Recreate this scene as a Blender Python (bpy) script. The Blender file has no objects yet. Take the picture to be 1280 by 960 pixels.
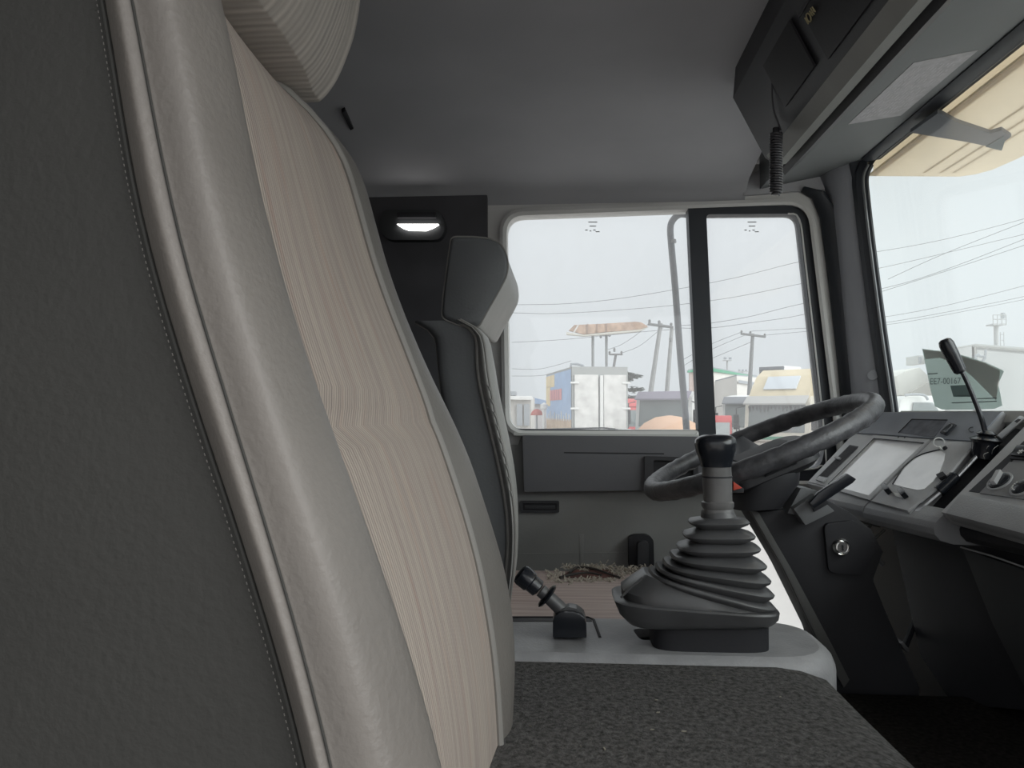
import bpy, bmesh, math, random
from mathutils import Vector, Matrix
from mathutils.geometry import tessellate_polygon
random.seed(7)
R = math.radians
S = bpy.context.scene
COL = S.collection

# ---------------------------------------------------------------- camera
F = 960.0                                    # focal length in pixels of the 1280 x 960 frame
YAW, PITCH = R(4.0), R(2.0)
cam_d = bpy.data.cameras.new('camera'); cam = bpy.data.objects.new('camera', cam_d); COL.objects.link(cam)
cam_d.sensor_width = 36; cam_d.lens = 36*F/1280; cam_d.clip_start = 0.01; cam_d.clip_end = 500
cam.location = (0, 0, 0); cam.rotation_euler = (R(90)+PITCH, 0, YAW)
S.camera = cam
_M = cam.rotation_euler.to_matrix()

# ---------------------------------------------------------------- sky and exposure
w = bpy.data.worlds.new('world'); S.world = w; w.use_nodes = True
nt = w.node_tree; nt.nodes.clear()
tc = nt.nodes.new('ShaderNodeTexCoord'); sep = nt.nodes.new('ShaderNodeSeparateXYZ')
rmp = nt.nodes.new('ShaderNodeValToRGB'); bg = nt.nodes.new('ShaderNodeBackground'); wo = nt.nodes.new('ShaderNodeOutputWorld')
nz = nt.nodes.new('ShaderNodeTexNoise'); nz.inputs['Scale'].default_value = 1.6; nz.inputs['Detail'].default_value = 3
mx = nt.nodes.new('ShaderNodeMixRGB'); mx.blend_type = 'MULTIPLY'; mx.inputs[0].default_value = 0.10
rmp.color_ramp.elements[0].position = 0.0; rmp.color_ramp.elements[0].color = (.74, .765, .785, 1)
rmp.color_ramp.elements[1].position = 1.0; rmp.color_ramp.elements[1].color = (1.45, 1.47, 1.48, 1)
nt.links.new(tc.outputs['Generated'], sep.inputs[0]); nt.links.new(sep.outputs['Z'], rmp.inputs[0])
nt.links.new(tc.outputs['Generated'], nz.inputs['Vector'])
nt.links.new(rmp.outputs[0], mx.inputs[1]); nt.links.new(nz.outputs['Fac'], mx.inputs[2])
nt.links.new(mx.outputs[0], bg.inputs[0]); nt.links.new(bg.outputs[0], wo.inputs[0])
bg.inputs[1].default_value = 1.0
S.view_settings.view_transform = 'Standard'; S.view_settings.look = 'None'
S.view_settings.exposure = 0.07; S.view_settings.gamma = 1.0; S.view_settings.use_curve_mapping = False

# sun lamp added to brighten the cab interior, ahead of the truck on the passenger side: wide and soft
sd_ = bpy.data.lights.new('added_soft_sun', 'SUN'); sd_.energy = 3.2; sd_.angle = R(50); sd_.color = (1, .985, .96)
so_ = bpy.data.objects.new('added_soft_sun', sd_); COL.objects.link(so_); so_.rotation_euler = Vector((.72, -.52, .46)).to_track_quat('Z', 'Y').to_euler()

# ---------------------------------------------------------------- projection helpers (photo pixel -> world point)
def ray(px, py): return _M @ Vector(((px-640)/F, (480-py)/F, -1))
def PY(px, py, Y): r = ray(px, py); return r*(Y/r.y)
def PZ(px, py, Z): r = ray(px, py); return r*(Z/r.z)
def PP(px, py, o, n): r = ray(px, py); return r*(o.dot(n)/r.dot(n))

# ---------------------------------------------------------------- materials
MATS = {}
def mat(name, col, rough=.6, bump=0, bscale=200, var=0, vscale=12, metal=0, spec=.5, stretch=None, coat=0):
    if name in MATS: return MATS[name]
    m = bpy.data.materials.new(name); m.use_nodes = True; n = m.node_tree; b = n.nodes['Principled BSDF']
    b.inputs['Base Color'].default_value = (*col, 1); b.inputs['Roughness'].default_value = rough
    b.inputs['Metallic'].default_value = metal; b.inputs['Specular IOR Level'].default_value = spec
    b.inputs['Coat Weight'].default_value = coat
    t = n.nodes.new('ShaderNodeTexCoord'); mp = n.nodes.new('ShaderNodeMapping'); n.links.new(t.outputs['Object'], mp.inputs[0])
    if stretch: mp.inputs['Scale'].default_value = stretch
    if var:
        z = n.nodes.new('ShaderNodeTexNoise'); z.inputs['Scale'].default_value = vscale; z.inputs['Detail'].default_value = 4
        r = n.nodes.new('ShaderNodeValToRGB')
        r.color_ramp.elements[0].position = .3; r.color_ramp.elements[1].position = .7
        r.color_ramp.elements[0].color = (*[c*(1-var) for c in col], 1); r.color_ramp.elements[1].color = (*[min(1, c*(1+var)) for c in col], 1)
        n.links.new(mp.outputs[0], z.inputs['Vector']); n.links.new(z.outputs['Fac'], r.inputs[0]); n.links.new(r.outputs[0], b.inputs['Base Color'])
    if bump:
        z2 = n.nodes.new('ShaderNodeTexNoise'); z2.inputs['Scale'].default_value = bscale; z2.inputs['Detail'].default_value = 3
        bp = n.nodes.new('ShaderNodeBump'); bp.inputs['Strength'].default_value = bump; bp.inputs['Distance'].default_value = .002
        n.links.new(mp.outputs[0], z2.inputs['Vector']); n.links.new(z2.outputs['Fac'], bp.inputs['Height']); n.links.new(bp.outputs[0], b.inputs['Normal'])
    MATS[name] = m; return m

def fabric(name, base, dark, red=0, scale=1):
    m = bpy.data.materials.new(name); m.use_nodes = True; n = m.node_tree; b = n.nodes['Principled BSDF']
    b.inputs['Roughness'].default_value = .95; b.inputs['Specular IOR Level'].default_value = .1
    t = n.nodes.new('ShaderNodeTexCoord')
    wv = n.nodes.new('ShaderNodeTexWave'); wv.bands_direction = 'Y'; wv.inputs['Scale'].default_value = 62*scale; wv.inputs['Distortion'].default_value = 1.2
    wv.inputs['Detail'].default_value = 2; n.links.new(t.outputs['Object'], wv.inputs['Vector'])
    mp = n.nodes.new('ShaderNodeMapping'); mp.inputs['Scale'].default_value = (4, 110, 4); n.links.new(t.outputs['Object'], mp.inputs[0])
    z = n.nodes.new('ShaderNodeTexNoise'); z.inputs['Scale'].default_value = 1; z.inputs['Detail'].default_value = 3; n.links.new(mp.outputs[0], z.inputs['Vector'])
    r = n.nodes.new('ShaderNodeValToRGB'); r.color_ramp.elements[0].position = .35; r.color_ramp.elements[1].position = .62
    r.color_ramp.elements[0].color = (*dark, 1); r.color_ramp.elements[1].color = (*base, 1); n.links.new(z.outputs['Fac'], r.inputs[0])
    mw = n.nodes.new('ShaderNodeMixRGB'); mw.blend_type = 'MULTIPLY'; mw.inputs[0].default_value = .12
    n.links.new(r.outputs[0], mw.inputs[1]); n.links.new(wv.outputs['Color'], mw.inputs[2]); last = mw
    if red:
        mp2 = n.nodes.new('ShaderNodeMapping'); mp2.inputs['Scale'].default_value = (3, 40, 5); n.links.new(t.outputs['Object'], mp2.inputs[0])
        z3 = n.nodes.new('ShaderNodeTexNoise'); z3.inputs['Scale'].default_value = 1.7; n.links.new(mp2.outputs[0], z3.inputs['Vector'])
        r3 = n.nodes.new('ShaderNodeValToRGB'); r3.color_ramp.elements[0].position = .56; r3.color_ramp.elements[1].position = .72
        r3.color_ramp.elements[1].color = (red, red, red, 1); n.links.new(z3.outputs['Fac'], r3.inputs[0])
        m3 = n.nodes.new('ShaderNodeMixRGB'); m3.inputs[2].default_value = (.42, .20, .13, 1)
        n.links.new(r3.outputs[0], m3.inputs[0]); n.links.new(last.outputs[0], m3.inputs[1]); last = m3
    n.links.new(last.outputs[0], b.inputs['Base Color'])
    bp = n.nodes.new('ShaderNodeBump'); bp.inputs['Strength'].default_value = .5; bp.inputs['Distance'].default_value = .0012
    n.links.new(wv.outputs['Fac'], bp.inputs['Height']); n.links.new(bp.outputs[0], b.inputs['Normal'])
    MATS[name] = m; return m

def dusty_glass(name, dust=.10, tint=(.96, .98, .99), gloss=.04):
    m = bpy.data.materials.new(name); m.use_nodes = True; n = m.node_tree; n.nodes.clear()
    o = n.nodes.new('ShaderNodeOutputMaterial'); tr = n.nodes.new('ShaderNodeBsdfTransparent'); tr.inputs[0].default_value = (*tint, 1)
    tl = n.nodes.new('ShaderNodeBsdfTranslucent'); tl.inputs[0].default_value = (.9, .9, .9, 1)
    gl = n.nodes.new('ShaderNodeBsdfGlossy'); gl.inputs['Roughness'].default_value = .02
    a = n.nodes.new('ShaderNodeMixShader'); c = n.nodes.new('ShaderNodeMixShader')
    z = n.nodes.new('ShaderNodeTexNoise'); z.inputs['Scale'].default_value = 5; z.inputs['Detail'].default_value = 5
    mr = n.nodes.new('ShaderNodeMapRange'); mr.inputs['From Min'].default_value = .3; mr.inputs['From Max'].default_value = .7
    mr.inputs['To Min'].default_value = dust*.8; mr.inputs['To Max'].default_value = dust*1.2
    n.links.new(z.outputs['Fac'], mr.inputs['Value']); n.links.new(mr.outputs[0], a.inputs[0])
    c.inputs[0].default_value = gloss
    n.links.new(tr.outputs[0], a.inputs[1]); n.links.new(tl.outputs[0], a.inputs[2])
    n.links.new(a.outputs[0], c.inputs[1]); n.links.new(gl.outputs[0], c.inputs[2]); n.links.new(c.outputs[0], o.inputs[0])
    MATS[name] = m; return m

def translucent(name, col, fac=.6, var=.1):
    m = bpy.data.materials.new(name); m.use_nodes = True; n = m.node_tree; n.nodes.clear()
    o = n.nodes.new('ShaderNodeOutputMaterial'); d = n.nodes.new('ShaderNodeBsdfDiffuse'); tl = n.nodes.new('ShaderNodeBsdfTranslucent')
    z = n.nodes.new('ShaderNodeTexNoise'); z.inputs['Scale'].default_value = 4; z.inputs['Detail'].default_value = 3
    t = n.nodes.new('ShaderNodeTexCoord'); n.links.new(t.outputs['Object'], z.inputs['Vector'])
    r = n.nodes.new('ShaderNodeValToRGB'); r.color_ramp.elements[0].position = .3; r.color_ramp.elements[1].position = .7
    r.color_ramp.elements[0].color = (*[c*(1-var) for c in col], 1); r.color_ramp.elements[1].color = (*col, 1)
    n.links.new(z.outputs['Fac'], r.inputs[0]); n.links.new(r.outputs[0], d.inputs[0]); n.links.new(r.outputs[0], tl.inputs[0])
    a = n.nodes.new('ShaderNodeMixShader'); a.inputs[0].default_value = fac
    n.links.new(d.outputs[0], a.inputs[1]); n.links.new(tl.outputs[0], a.inputs[2]); n.links.new(a.outputs[0], o.inputs[0])
    MATS[name] = m; return m

def emit(name, col, s):
    m = bpy.data.materials.new(name); m.use_nodes = True; b = m.node_tree.nodes['Principled BSDF']
    b.inputs['Base Color'].default_value = (*col, 1); b.inputs['Emission Color'].default_value = (*col, 1); b.inputs['Emission Strength'].default_value = s
    MATS[name] = m; return m

leather = mat('grey_leather', (.158, .146, .134), .5, .25, 260, .10, 9)
leather_dark = mat('dark_side_vinyl', (.026, .026, .024), .7, .3, 240, .12, 7)
leather_far = mat('driver_side_vinyl', (.13, .135, .14), .55, .2, 240, .10, 7)
leather_pipe = mat('piping_vinyl', (.26, .25, .235), .5, .1, 300)
stitchm = mat('stitch_thread', (.15, .145, .135), .8)
fab = fabric('striped_seat_fabric', (.45, .392, .345), (.375, .322, .29), .16)
fab_head = fabric('ribbed_headrest_fabric', (.50, .46, .42), (.40, .37, .34), 0, .55)
fab_cush = fabric('worn_cushion_fabric', (.55, .46, .43), (.42, .34, .32), 0)
ceil_m = mat('grey_headliner', (.42, .42, .44), .9, .1, 150, .06, 4)
wall_m = mat('grey_painted_frame', (.64, .635, .62), .6, .03, 120, .05, 5)
card_m = mat('door_card_vinyl', (.27, .27, .265), .7, .15, 180, .08, 6)
dark_m = mat('dark_trim', (.045, .045, .05), .7, .1, 150, .1, 8)
black_m = mat('black_trim', (.018, .018, .022), .6, .1, 150)
rub_m = mat('rubber_seal', (.028, .032, .04), .5)
pillar_m = mat('pillar_trim', (.36, .37, .40), .7, .05, 150, .06, 6)
dash_m = mat('dash_plastic', (.32, .325, .335), .5, .25, 330, .10, 14)
dash_l = mat('dash_frame_plastic', (.44, .445, .455), .5, .15, 330, .08, 14)
dash_up = mat('dash_upper_plastic', (.22, .235, .265), .5, .2, 330, .10, 14)
under_m = mat('under_dash_plastic', (.022, .022, .026), .6, .1, 100, .15, 9)
plate_m = mat('console_plastic', (.33, .33, .34), .45, .35, 300, .15, 22)
boot_m = mat('boot_rubber', (.075, .075, .078), .38, .15, 120, .15, 25)
shaft_m = mat('gear_sleeve_vinyl', (.12, .117, .117), .45, .1, 120, .2, 30)
knob_m = mat('gloss_black_plastic', (.015, .017, .022), .22)
carpet_m = mat('dark_carpet', (.105, .102, .10), 1, 1, 420, .45, 160, spec=0)
floor_m = mat('floor_carpet', (.03, .028, .026), 1, 1, 300, .4, 120, spec=0)
metal_m = mat('worn_metal', (.45, .45, .46), .35, 0, 1, .2, 40, metal=.9)
chrome = mat('chrome', (.75, .75, .74), .18, metal=1)
wheel_m = mat('steering_leather', (.07, .07, .076), .42, .5, 160, .45, 45)
paper_m = translucent('sheet_paper', (.62, .68, .66), .6, .12)
vis_m = translucent('visor_plastic', (.88, .80, .68), .75, .10)
glass_m = dusty_glass('window_glass', .13)
ws_m = dusty_glass('windshield_glass', .10, (.93, .97, .975))
kerb_g = dusty_glass('kerb_glass', .12)
lens_m = mat('dusty_instrument_lens', (.92, .93, .94), .25, 0, 1, .28, 9, spec=1.0, coat=.8)
white_p = mat('white_plastic', (.72, .72, .70), .5)
red_p = mat('red_plastic', (.55, .06, .03), .4)
lamp_e = emit('lit_lens', (1, .98, .95), 5)

# ---------------------------------------------------------------- mesh helpers
def wl(p):
    v = Vector((0, 0, 0))
    while p: v = v + p.location; p = p.parent
    return v
def obj(name, verts, faces, m, parent=None, smooth=35):
    me = bpy.data.meshes.new(name); off = wl(parent)
    me.from_pydata([tuple(Vector(v)-off) for v in verts], [], faces)
    bm = bmesh.new(); bm.from_mesh(me); bmesh.ops.remove_doubles(bm, verts=bm.verts, dist=1e-6); bmesh.ops.recalc_face_normals(bm, faces=bm.faces); bm.to_mesh(me); bm.free()
    me.materials.append(m)
    if smooth:
        me.shade_smooth(); me.set_sharp_from_angle(angle=R(smooth))
    o = bpy.data.objects.new(name, me); COL.objects.link(o)
    if parent: o.parent = parent
    return o
def tag(o, label, cat, group=None):
    o['label'] = label; o['category'] = cat
    if group: o['group'] = group
    return o
def struct(o, label=None):
    o['kind'] = 'structure'
    if label: o['label'] = label
    return o
def thing(name, label, cat, loc=(0, 0, 0), group=None):
    o = bpy.data.objects.new(name, None); o.empty_display_size = .05; COL.objects.link(o); o.location = loc
    return tag(o, label, cat, group)

class G:
    """collects shapes into one mesh"""
    def __init__(s): s.v = []; s.f = []
    def add(s, vs, fs): n = len(s.v); s.v += [Vector(v) for v in vs]; s.f += [tuple(i+n for i in f) for f in fs]; return s
    def slab(s, pts, vec, bev=0):
        pts = [Vector(p) for p in pts]; vec = Vector(vec); n = len(pts)
        vs = pts+[p+vec for p in pts]
        fs = [tuple(range(n)), tuple(range(2*n-1, n-1, -1))]+[(i, (i+1) % n, n+(i+1) % n, n+i) for i in range(n)]
        if bev:
            bm = bmesh.new(); bv = [bm.verts.new(v) for v in vs]
            for f in fs: bm.faces.new([bv[i] for i in f])
            bmesh.ops.recalc_face_normals(bm, faces=bm.faces)
            bmesh.ops.bevel(bm, geom=list(bm.edges), offset=bev, segments=2, profile=.7, affect='EDGES', clamp_overlap=True)
            bm.verts.index_update(); vs = [v.co.copy() for v in bm.verts]; fs = [tuple(v.index for v in f.verts) for f in bm.faces]; bm.free()
        return s.add(vs, fs)
    def box(s, a, b, bev=0):
        x0, y0, z0 = a; x1, y1, z1 = b
        return s.slab([(x0, y0, z0), (x1, y0, z0), (x1, y1, z0), (x0, y1, z0)], (0, 0, z1-z0), bev)
    def plate(s, outer, holes, vec):
        loops = [[Vector(p) for p in outer]]+[[Vector(p) for p in h] for h in holes]; vec = Vector(vec)
        tri = tessellate_polygon(loops); flat = [p for l in loops for p in l]; n = len(flat)
        vs = flat+[p+vec for p in flat]; fs = [tuple(t) for t in tri]+[tuple(i+n for i in reversed(t)) for t in tri]
        k = 0
        for l in loops:
            m = len(l)
            for i in range(m): a, b = k+i, k+(i+1) % m; fs.append((a, b, b+n, a+n))
            k += m
        return s.add(vs, fs)
    def loft(s, rings, cap=True, closed=True):
        m = len(rings[0]); vs = [p for r in rings for p in r]; fs = []
        for i in range(len(rings)-1):
            for j in range(m if closed else m-1):
                k = (j+1) % m; fs.append((i*m+j, i*m+k, (i+1)*m+k, (i+1)*m+j))
        if cap: fs += [tuple(range(m)), tuple(range((len(rings)-1)*m, len(rings)*m))]
        return s.add(vs, fs)
    def tube(s, pts, r, seg=8, smooth=0, cap=True):
        pts = [Vector(p) for p in pts]
        if smooth: pts = catmull(pts, smooth)
        n = len(pts); rs = r if isinstance(r, (list, tuple)) else [r]*n
        if len(rs) != n: rs = [rs[0]+(rs[-1]-rs[0])*i/(n-1) for i in range(n)]
        rings = []; t0 = (pts[1]-pts[0]).normalized(); u = t0.orthogonal().normalized()
        for i, p in enumerate(pts):
            t = (pts[min(i+1, n-1)]-pts[max(i-1, 0)]).normalized(); u = (u-t*u.dot(t)).normalized(); v = t.cross(u)
            rings.append([p+(u*math.cos(a)+v*math.sin(a))*rs[i] for a in [2*math.pi*j/seg for j in range(seg)]])
        return s.loft(rings, cap)
    def lathe(s, prof, o, ax, seg=24, sx=1, up=None):
        o = Vector(o); ax = Vector(ax).normalized(); u = (Vector(up) if up else ax.orthogonal()); u = (u-ax*u.dot(ax)).normalized(); v = ax.cross(u)
        rings = [[o+ax*h+(u*math.cos(a)*sx+v*math.sin(a))*r for a in [2*math.pi*j/seg for j in range(seg)]] for r, h in prof]
        return s.loft(rings, True)
    def build(s, name, m, parent=None, smooth=35): return obj(name, s.v, s.f, m, parent, smooth)

def catmull(p, k):
    out = []; n = len(p)
    for i in range(n-1):
        a, b, c, d = p[max(i-1, 0)], p[i], p[i+1], p[min(i+2, n-1)]
        for j in range(k):
            t = j/k; out.append(.5*((2*b)+(c-a)*t+(2*a-5*b+4*c-d)*t*t+(3*b-a-3*c+d)*t**3))
    out.append(p[-1]); return out
def rounded(pts, r, seg=6):
    """round the corners of a 2-D polygon; r is one radius or a list"""
    out = []; n = len(pts)
    for i in range(n):
        p = Vector(pts[i]); a = Vector(pts[i-1])-p; b = Vector(pts[(i+1) % n])-p; rr = r[i] if isinstance(r, (list, tuple)) else r
        rr = min(rr, a.length*.48, b.length*.48)
        if rr <= 0: out.append(tuple(p)); continue
        p0 = p+a.normalized()*rr; p2 = p+b.normalized()*rr
        for j in range(seg+1):
            t = j/seg; q = p0*(1-t)**2+p*2*t*(1-t)+p2*t*t; out.append(tuple(q))
    return out
def onY(pxs, Y): return [PY(x, y, Y) for x, y in pxs]

# ================================================================ THE CAB SHELL
YD = 1.95                                   # inner face of the driver's door
GZ = -2.30                                  # the yard
# driver's side wall with the window opening and the low kerb window
hole = rounded([(633, 270), (1008, 256), (1050, 600), (880, 600), (874, 537.5), (637, 537)], [22, 26, 26, 6, 4, 20])
kerb = rounded([(900, 655), (944, 655), (1024, 806), (900, 815)], 4)
wall_out = [(-.85, YD, -1.0), (1.0, YD, -1.0), (.985, YD, -.06), (.80, YD, -.03), (.735, YD, .62), (-.85, YD, .62)]
struct(G().plate(wall_out, [onY(hole, YD), onY(kerb, YD)], (0, .05, 0)).build('wall_left', wall_m), 'grey painted steel door frame around the driver window')
# raised lip around the window
def band(pxs, off0, off1, y0, y1, name, m, parent=None):
    n = len(pxs); area = sum(pxs[i][0]*pxs[(i+1) % n][1]-pxs[(i+1) % n][0]*pxs[i][1] for i in range(n)); sg = 1 if area > 0 else -1
    def off(o):
        r = []
        for i in range(n):
            t = Vector(pxs[(i+1) % n])-Vector(pxs[i-1]); t.normalize(); r.append((pxs[i][0]+sg*t.y*o, pxs[i][1]-sg*t.x*o))
        return r
    a, b = off(off0), off(off1); mid = off((off0+off1)/2)
    rings = [onY(a, y0), onY(a, y1+.004), onY(mid, y1), onY(b, y1+.004), onY(b, y0)]
    g = G(); m_ = n; vs = [p for r_ in rings for p in r_]; fs = []
    for i in range(4):
        for j in range(n): k = (j+1) % n; fs.append((i*n+j, i*n+k, (i+1)*n+k, (i+1)*n+j))
    return g.add(vs, fs).build(name, m, parent)
struct(band(hole, 1, 9, YD, YD-.022, 'trim_1', wall_m), 'raised grey lip round the driver window opening')
struct(G().slab(onY([(642, 541), (873, 543), (873, 546), (642, 544.5)], YD-.03), (0, .035, 0), .001).build('trim_2', mat('sill_strip', (.55, .55, .53), .5)), 'thin pale strip along the window sill')
# glazing
win = thing('window_1', 'side glass of the driver door with sliding pane', 'window'); del win['category']; win['kind'] = 'structure'
mg = [(632, 268), (868, 262), (880, 541), (634, 541)]
G().slab(onY(mg, YD+.025), (0, .004, 0)).build('glass', glass_m, win)
qin = rounded([(883, 268), (998, 267), (1031, 560), (1026, 585), (897, 585)], [5, 14, 8, 16, 4])
qout = rounded([(860, 257), (1010, 257), (1050, 602), (876, 602)], [3, 28, 30, 3])
G().slab(onY(qin, YD+.02), (0, .004, 0)).build('quarter_glass', glass_m, win)
G().plate(onY(qout, YD-.005), [onY(qin, YD-.005)], (0, .04, 0)).build('rubber_seal', rub_m, win)
hl = [(1000, 274), (1032, 562), (1026, 586), (1000, 588)]
G().tube([PY(x, y, YD-.008) for x, y in [(985, 267), (999, 274), (1007, 330), (1032, 560), (1026, 582), (1005, 587), (960, 588)]], .0022, 6, 4).build('seal_bead', wall_m, win)
G().slab(onY([(636, 536), (875, 538.5), (875, 541), (636, 539)], YD-.01), (0, .03, 0)).build('bottom_seal', rub_m, win)
for cx in (741, 940):                        # the tiny printed marks in the glass
    g = G(); s_ = YD+.018
    for i, (dx, wd, dy) in enumerate([(0, 11, 0), (0, 8, 5), (-8, 3, 10), (-3, 2, 11), (2, 3, 10), (6, 5, 12)]):
        g.slab(onY([(cx+dx-wd/2, 277+dy), (cx+dx+wd/2, 277+dy), (cx+dx+wd/2, 278.2+dy), (cx+dx-wd/2, 278.2+dy)], s_), (0, .0005, 0))
    g.build('glass_marking', mat('etched_mark', (.5, .52, .53), .8), win)
G().slab(onY(kerb, YD+.02), (0, .004, 0)).build('kerb_glass', kerb_g, win)

# dark rear part of the side wall behind the driver's seat
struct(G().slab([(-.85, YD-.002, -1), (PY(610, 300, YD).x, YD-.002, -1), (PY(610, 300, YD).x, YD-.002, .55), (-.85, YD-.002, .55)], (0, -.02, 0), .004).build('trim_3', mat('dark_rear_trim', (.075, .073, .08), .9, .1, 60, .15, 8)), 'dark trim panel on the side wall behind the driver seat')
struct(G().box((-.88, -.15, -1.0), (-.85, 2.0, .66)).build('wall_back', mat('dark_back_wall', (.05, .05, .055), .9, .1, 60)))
# ceiling: gently rounded down to the door header
prof = [(-.12, .50), (-.08, .56), (.05, .60), (.5, .615), (1.5, .615), (1.75, .60), (1.90, .57), (1.94, .545), (1.955, .52)]
vs = []; n = len(prof)
for x in (-.86, .45): vs += [(x, y, z) for y, z in prof]
vs2 = [(x, y, z+.03) for x, y, z in vs]
fs = [(i, i+1, n+i+1, n+i) for i in range(n-1)]; fs2 = [tuple(2*n+k for k in f) for f in fs]
rim = [(i, i+1, 2*n+i+1, 2*n+i) for i in range(n-1)]+[(n+i, n+i+1, 3*n+i+1, 3*n+i) for i in range(n-1)]
struct(obj('ceiling', vs+vs2, fs+fs2+rim, ceil_m, None, 60), 'smooth dark grey headliner')
# small slots in the headliner
slot = thing('ceiling_slot', 'small black slot in the headliner beside the near headrest', 'slot', PZ(434, 152, .585))
G().slab([PZ(427, 141, .606), PZ(431, 139, .606), PZ(442, 161, .606), PZ(438, 163, .606)], (0, 0, .009)).build('recess', black_m, slot)
struct(G().box((-.88, -.18, .64), (.55, 2.05, .66)).build('roof', dark_m))
# windshield header panel: from the console groove to the top of the glass
def prism_y(prof, y0, y1, name, m, parent=None, bev=0):
    return G().slab([(x, y0, z) for x, z in prof], (0, y1-y0, 0), bev).build(name, m, parent)
hdr_m = mat('header_panel', (.19, .20, .205), .7, .05, 150, .05, 5)
struct(prism_y([(.485, .553), (.53, .562), (.725, .600), (.745, .605), (.76, .66), (.485, .66)], -.12, 1.94, 'trim_4', hdr_m), 'grey header panel above the windshield')
struct(prism_y([(.394, .44), (.40, .43), (.43, .455), (.487, .5535), (.485, .66), (.43, .66)], -.11, 1.42, 'trim_16', black_m), 'dark groove between overhead console and header panel')
struct(prism_y([(.695, .591), (.705, .586), (.738, .590), (.748, .60), (.745, .62), (.70, .615)], -.1, 1.84, 'trim_5', rub_m), 'black rubber seal along the top of the windshield')
struct(prism_y([(.722, .590), (.726, .5865), (.730, .589), (.727, .592)], -.1, 1.83, 'trim_6', mat('painted_seal_highlight', (.12, .13, .14), .35)), 'thin lighter strip painted as the highlight on the upper windshield seal')  # highlight line of the seal, put in as a lighter strip
# door header strip between ceiling and window, forward part
struct(G().slab(onY([(930, 244), (1035, 236), (1045, 205), (975, 195), (930, 225)], YD-.012), (0, .02, 0)).build('trim_7', ceil_m), 'headliner corner above the quarter window')
# A pillar
def strip(l0, l1, Y0, Y1, bulge, n=6):
    rows = []
    for (a, b) in zip(l0, l1):
        p = PY(*a, Y0); q = PY(*b, Y1); rows.append([p.lerp(q, i/n)+Vector((-bulge, -bulge, 0))*math.sin(math.pi*i/n) for i in range(n+1)])
    return rows
L0 = [(1018, 205), (1036, 250), (1044, 330), (1052, 420), (1062, 530), (1068, 600)]
L1 = [(1070, 175), (1076, 215), (1086, 300), (1098, 390), (1112, 515), (1120, 600)]
rows = strip(L0, L1, 1.94, 1.86, .012)
o = G().loft(rows, False, False).build('trim_8', pillar_m, None, 60); struct(o, 'brown-grey trim of the front pillar'); md = o.modifiers.new('s', 'SOLIDIFY'); md.thickness = .02; md.offset = 1
rows = strip([(1004, 237), (1018, 246), (1028, 272), (1036, 330), (1050, 450), (1060, 560)], [(1006, 233), (1030, 240), (1046, 266), (1054, 330), (1066, 450), (1076, 560)], 1.946, 1.93, .004)
o = G().loft(rows, False, False).build('trim_9', rub_m, None, 60); struct(o, 'dark gap seal between door and front pillar'); md = o.modifiers.new('s', 'SOLIDIFY'); md.thickness = .01
# left windshield seal (vertical) with its highlight painted as a thin lighter tube
vl = [(1090, 206), (1084, 222), (1086, 250), (1093, 310), (1107, 415), (1120, 505), (1124, 540)]
G2 = lambda pts, Y, r, name, m, k=5: G().tube([PY(x, y, Y) for x, y in pts], r, 8, k).build(name, m)
struct(G2([(x-9, y) for x, y in vl], 1.865, .018, 'trim_10', rub_m), 'black vertical windshield seal on the driver side')
struct(G2([(x-5, y) for x, y in vl], 1.845, .0035, 'trim_11', mat('painted_side_highlight', (.16, .17, .18), .3)), 'thin lighter strip painted as the highlight on the windshield seal')
struct(G2([(x-1, y) for x, y in vl], 1.85, .006, 'trim_12', rub_m), 'inner lip of the windshield seal')
crn = G().slab(onY([(1060, 190), (1160, 150), (1124, 178), (1097, 197), (1086, 213), (1084, 226), (1070, 235)], 1.86), (0, .02, 0))
struct(crn.build('trim_13', rub_m), 'rubber corner of the windshield')
# round cap on the A pillar
c = PY(1091, 469, 1.872); cap = thing('pillar_cap', 'small round grey plug in the front pillar trim', 'plug', c)
G().lathe([(.0, -.004), (.0115, -.004), (.0125, 0), (.0115, .004), (0, .004)], c, (-.5, -1, 0), 20).build('disc', pillar_m, cap)
# windshield
ws = thing('window_2', 'windshield of the truck', 'window'); del ws['category']; ws['kind'] = 'structure'
G().slab([(.806, -.10, -.02), (.806, 1.95, -.02), (.740, 1.95, .612), (.740, -.10, .612)], (.006, 0, 0)).build('glass', ws_m, ws)
struct(prism_y([(.79, -.02), (.80, .0), (.83, .0), (.84, -.03), (.80, -.04)], -.1, 1.90, 'trim_14', mat('cowl_lip', (.42, .42, .40), .5)), 'pale lip along the bottom of the windshield')
struct(G().box((.95, -.15, -1.0), (.99, 2.0, -.03)).build('wall_front', black_m))
struct(G().box((.82, -.15, -.06), (.99, 2.0, -.035)).build('trim_15', black_m), 'black cowl shelf under the windshield')
# passenger side wall behind the camera, its door standing open
ro = [(-.88, -.15, -1.0), (1.0, -.15, -1.0), (.92, -.15, -.05), (.78, -.15, .64), (-.88, -.15, .64)]
rh = [(-.52, -.15, -.92), (.84, -.15, -.92), (.80, -.15, -.05), (.70, -.15, .50), (-.52, -.15, .50)]
struct(G().plate(ro, [rh], (0, .03, 0)).build('wall_right', wall_m), 'passenger doorway with its door standing open')
struct(G().box((-.88, -.18, -1.02), (1.0, 2.02, -.98)).build('floor', floor_m), 'cab floor')
# raised carpeted floor step in front of the engine tunnel
struct(G().box((.33, -.12, -.98), (.95, 1.42, -.50), .01).build('floor_step', floor_m), 'dark carpeted step in front of the engine tunnel')

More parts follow.
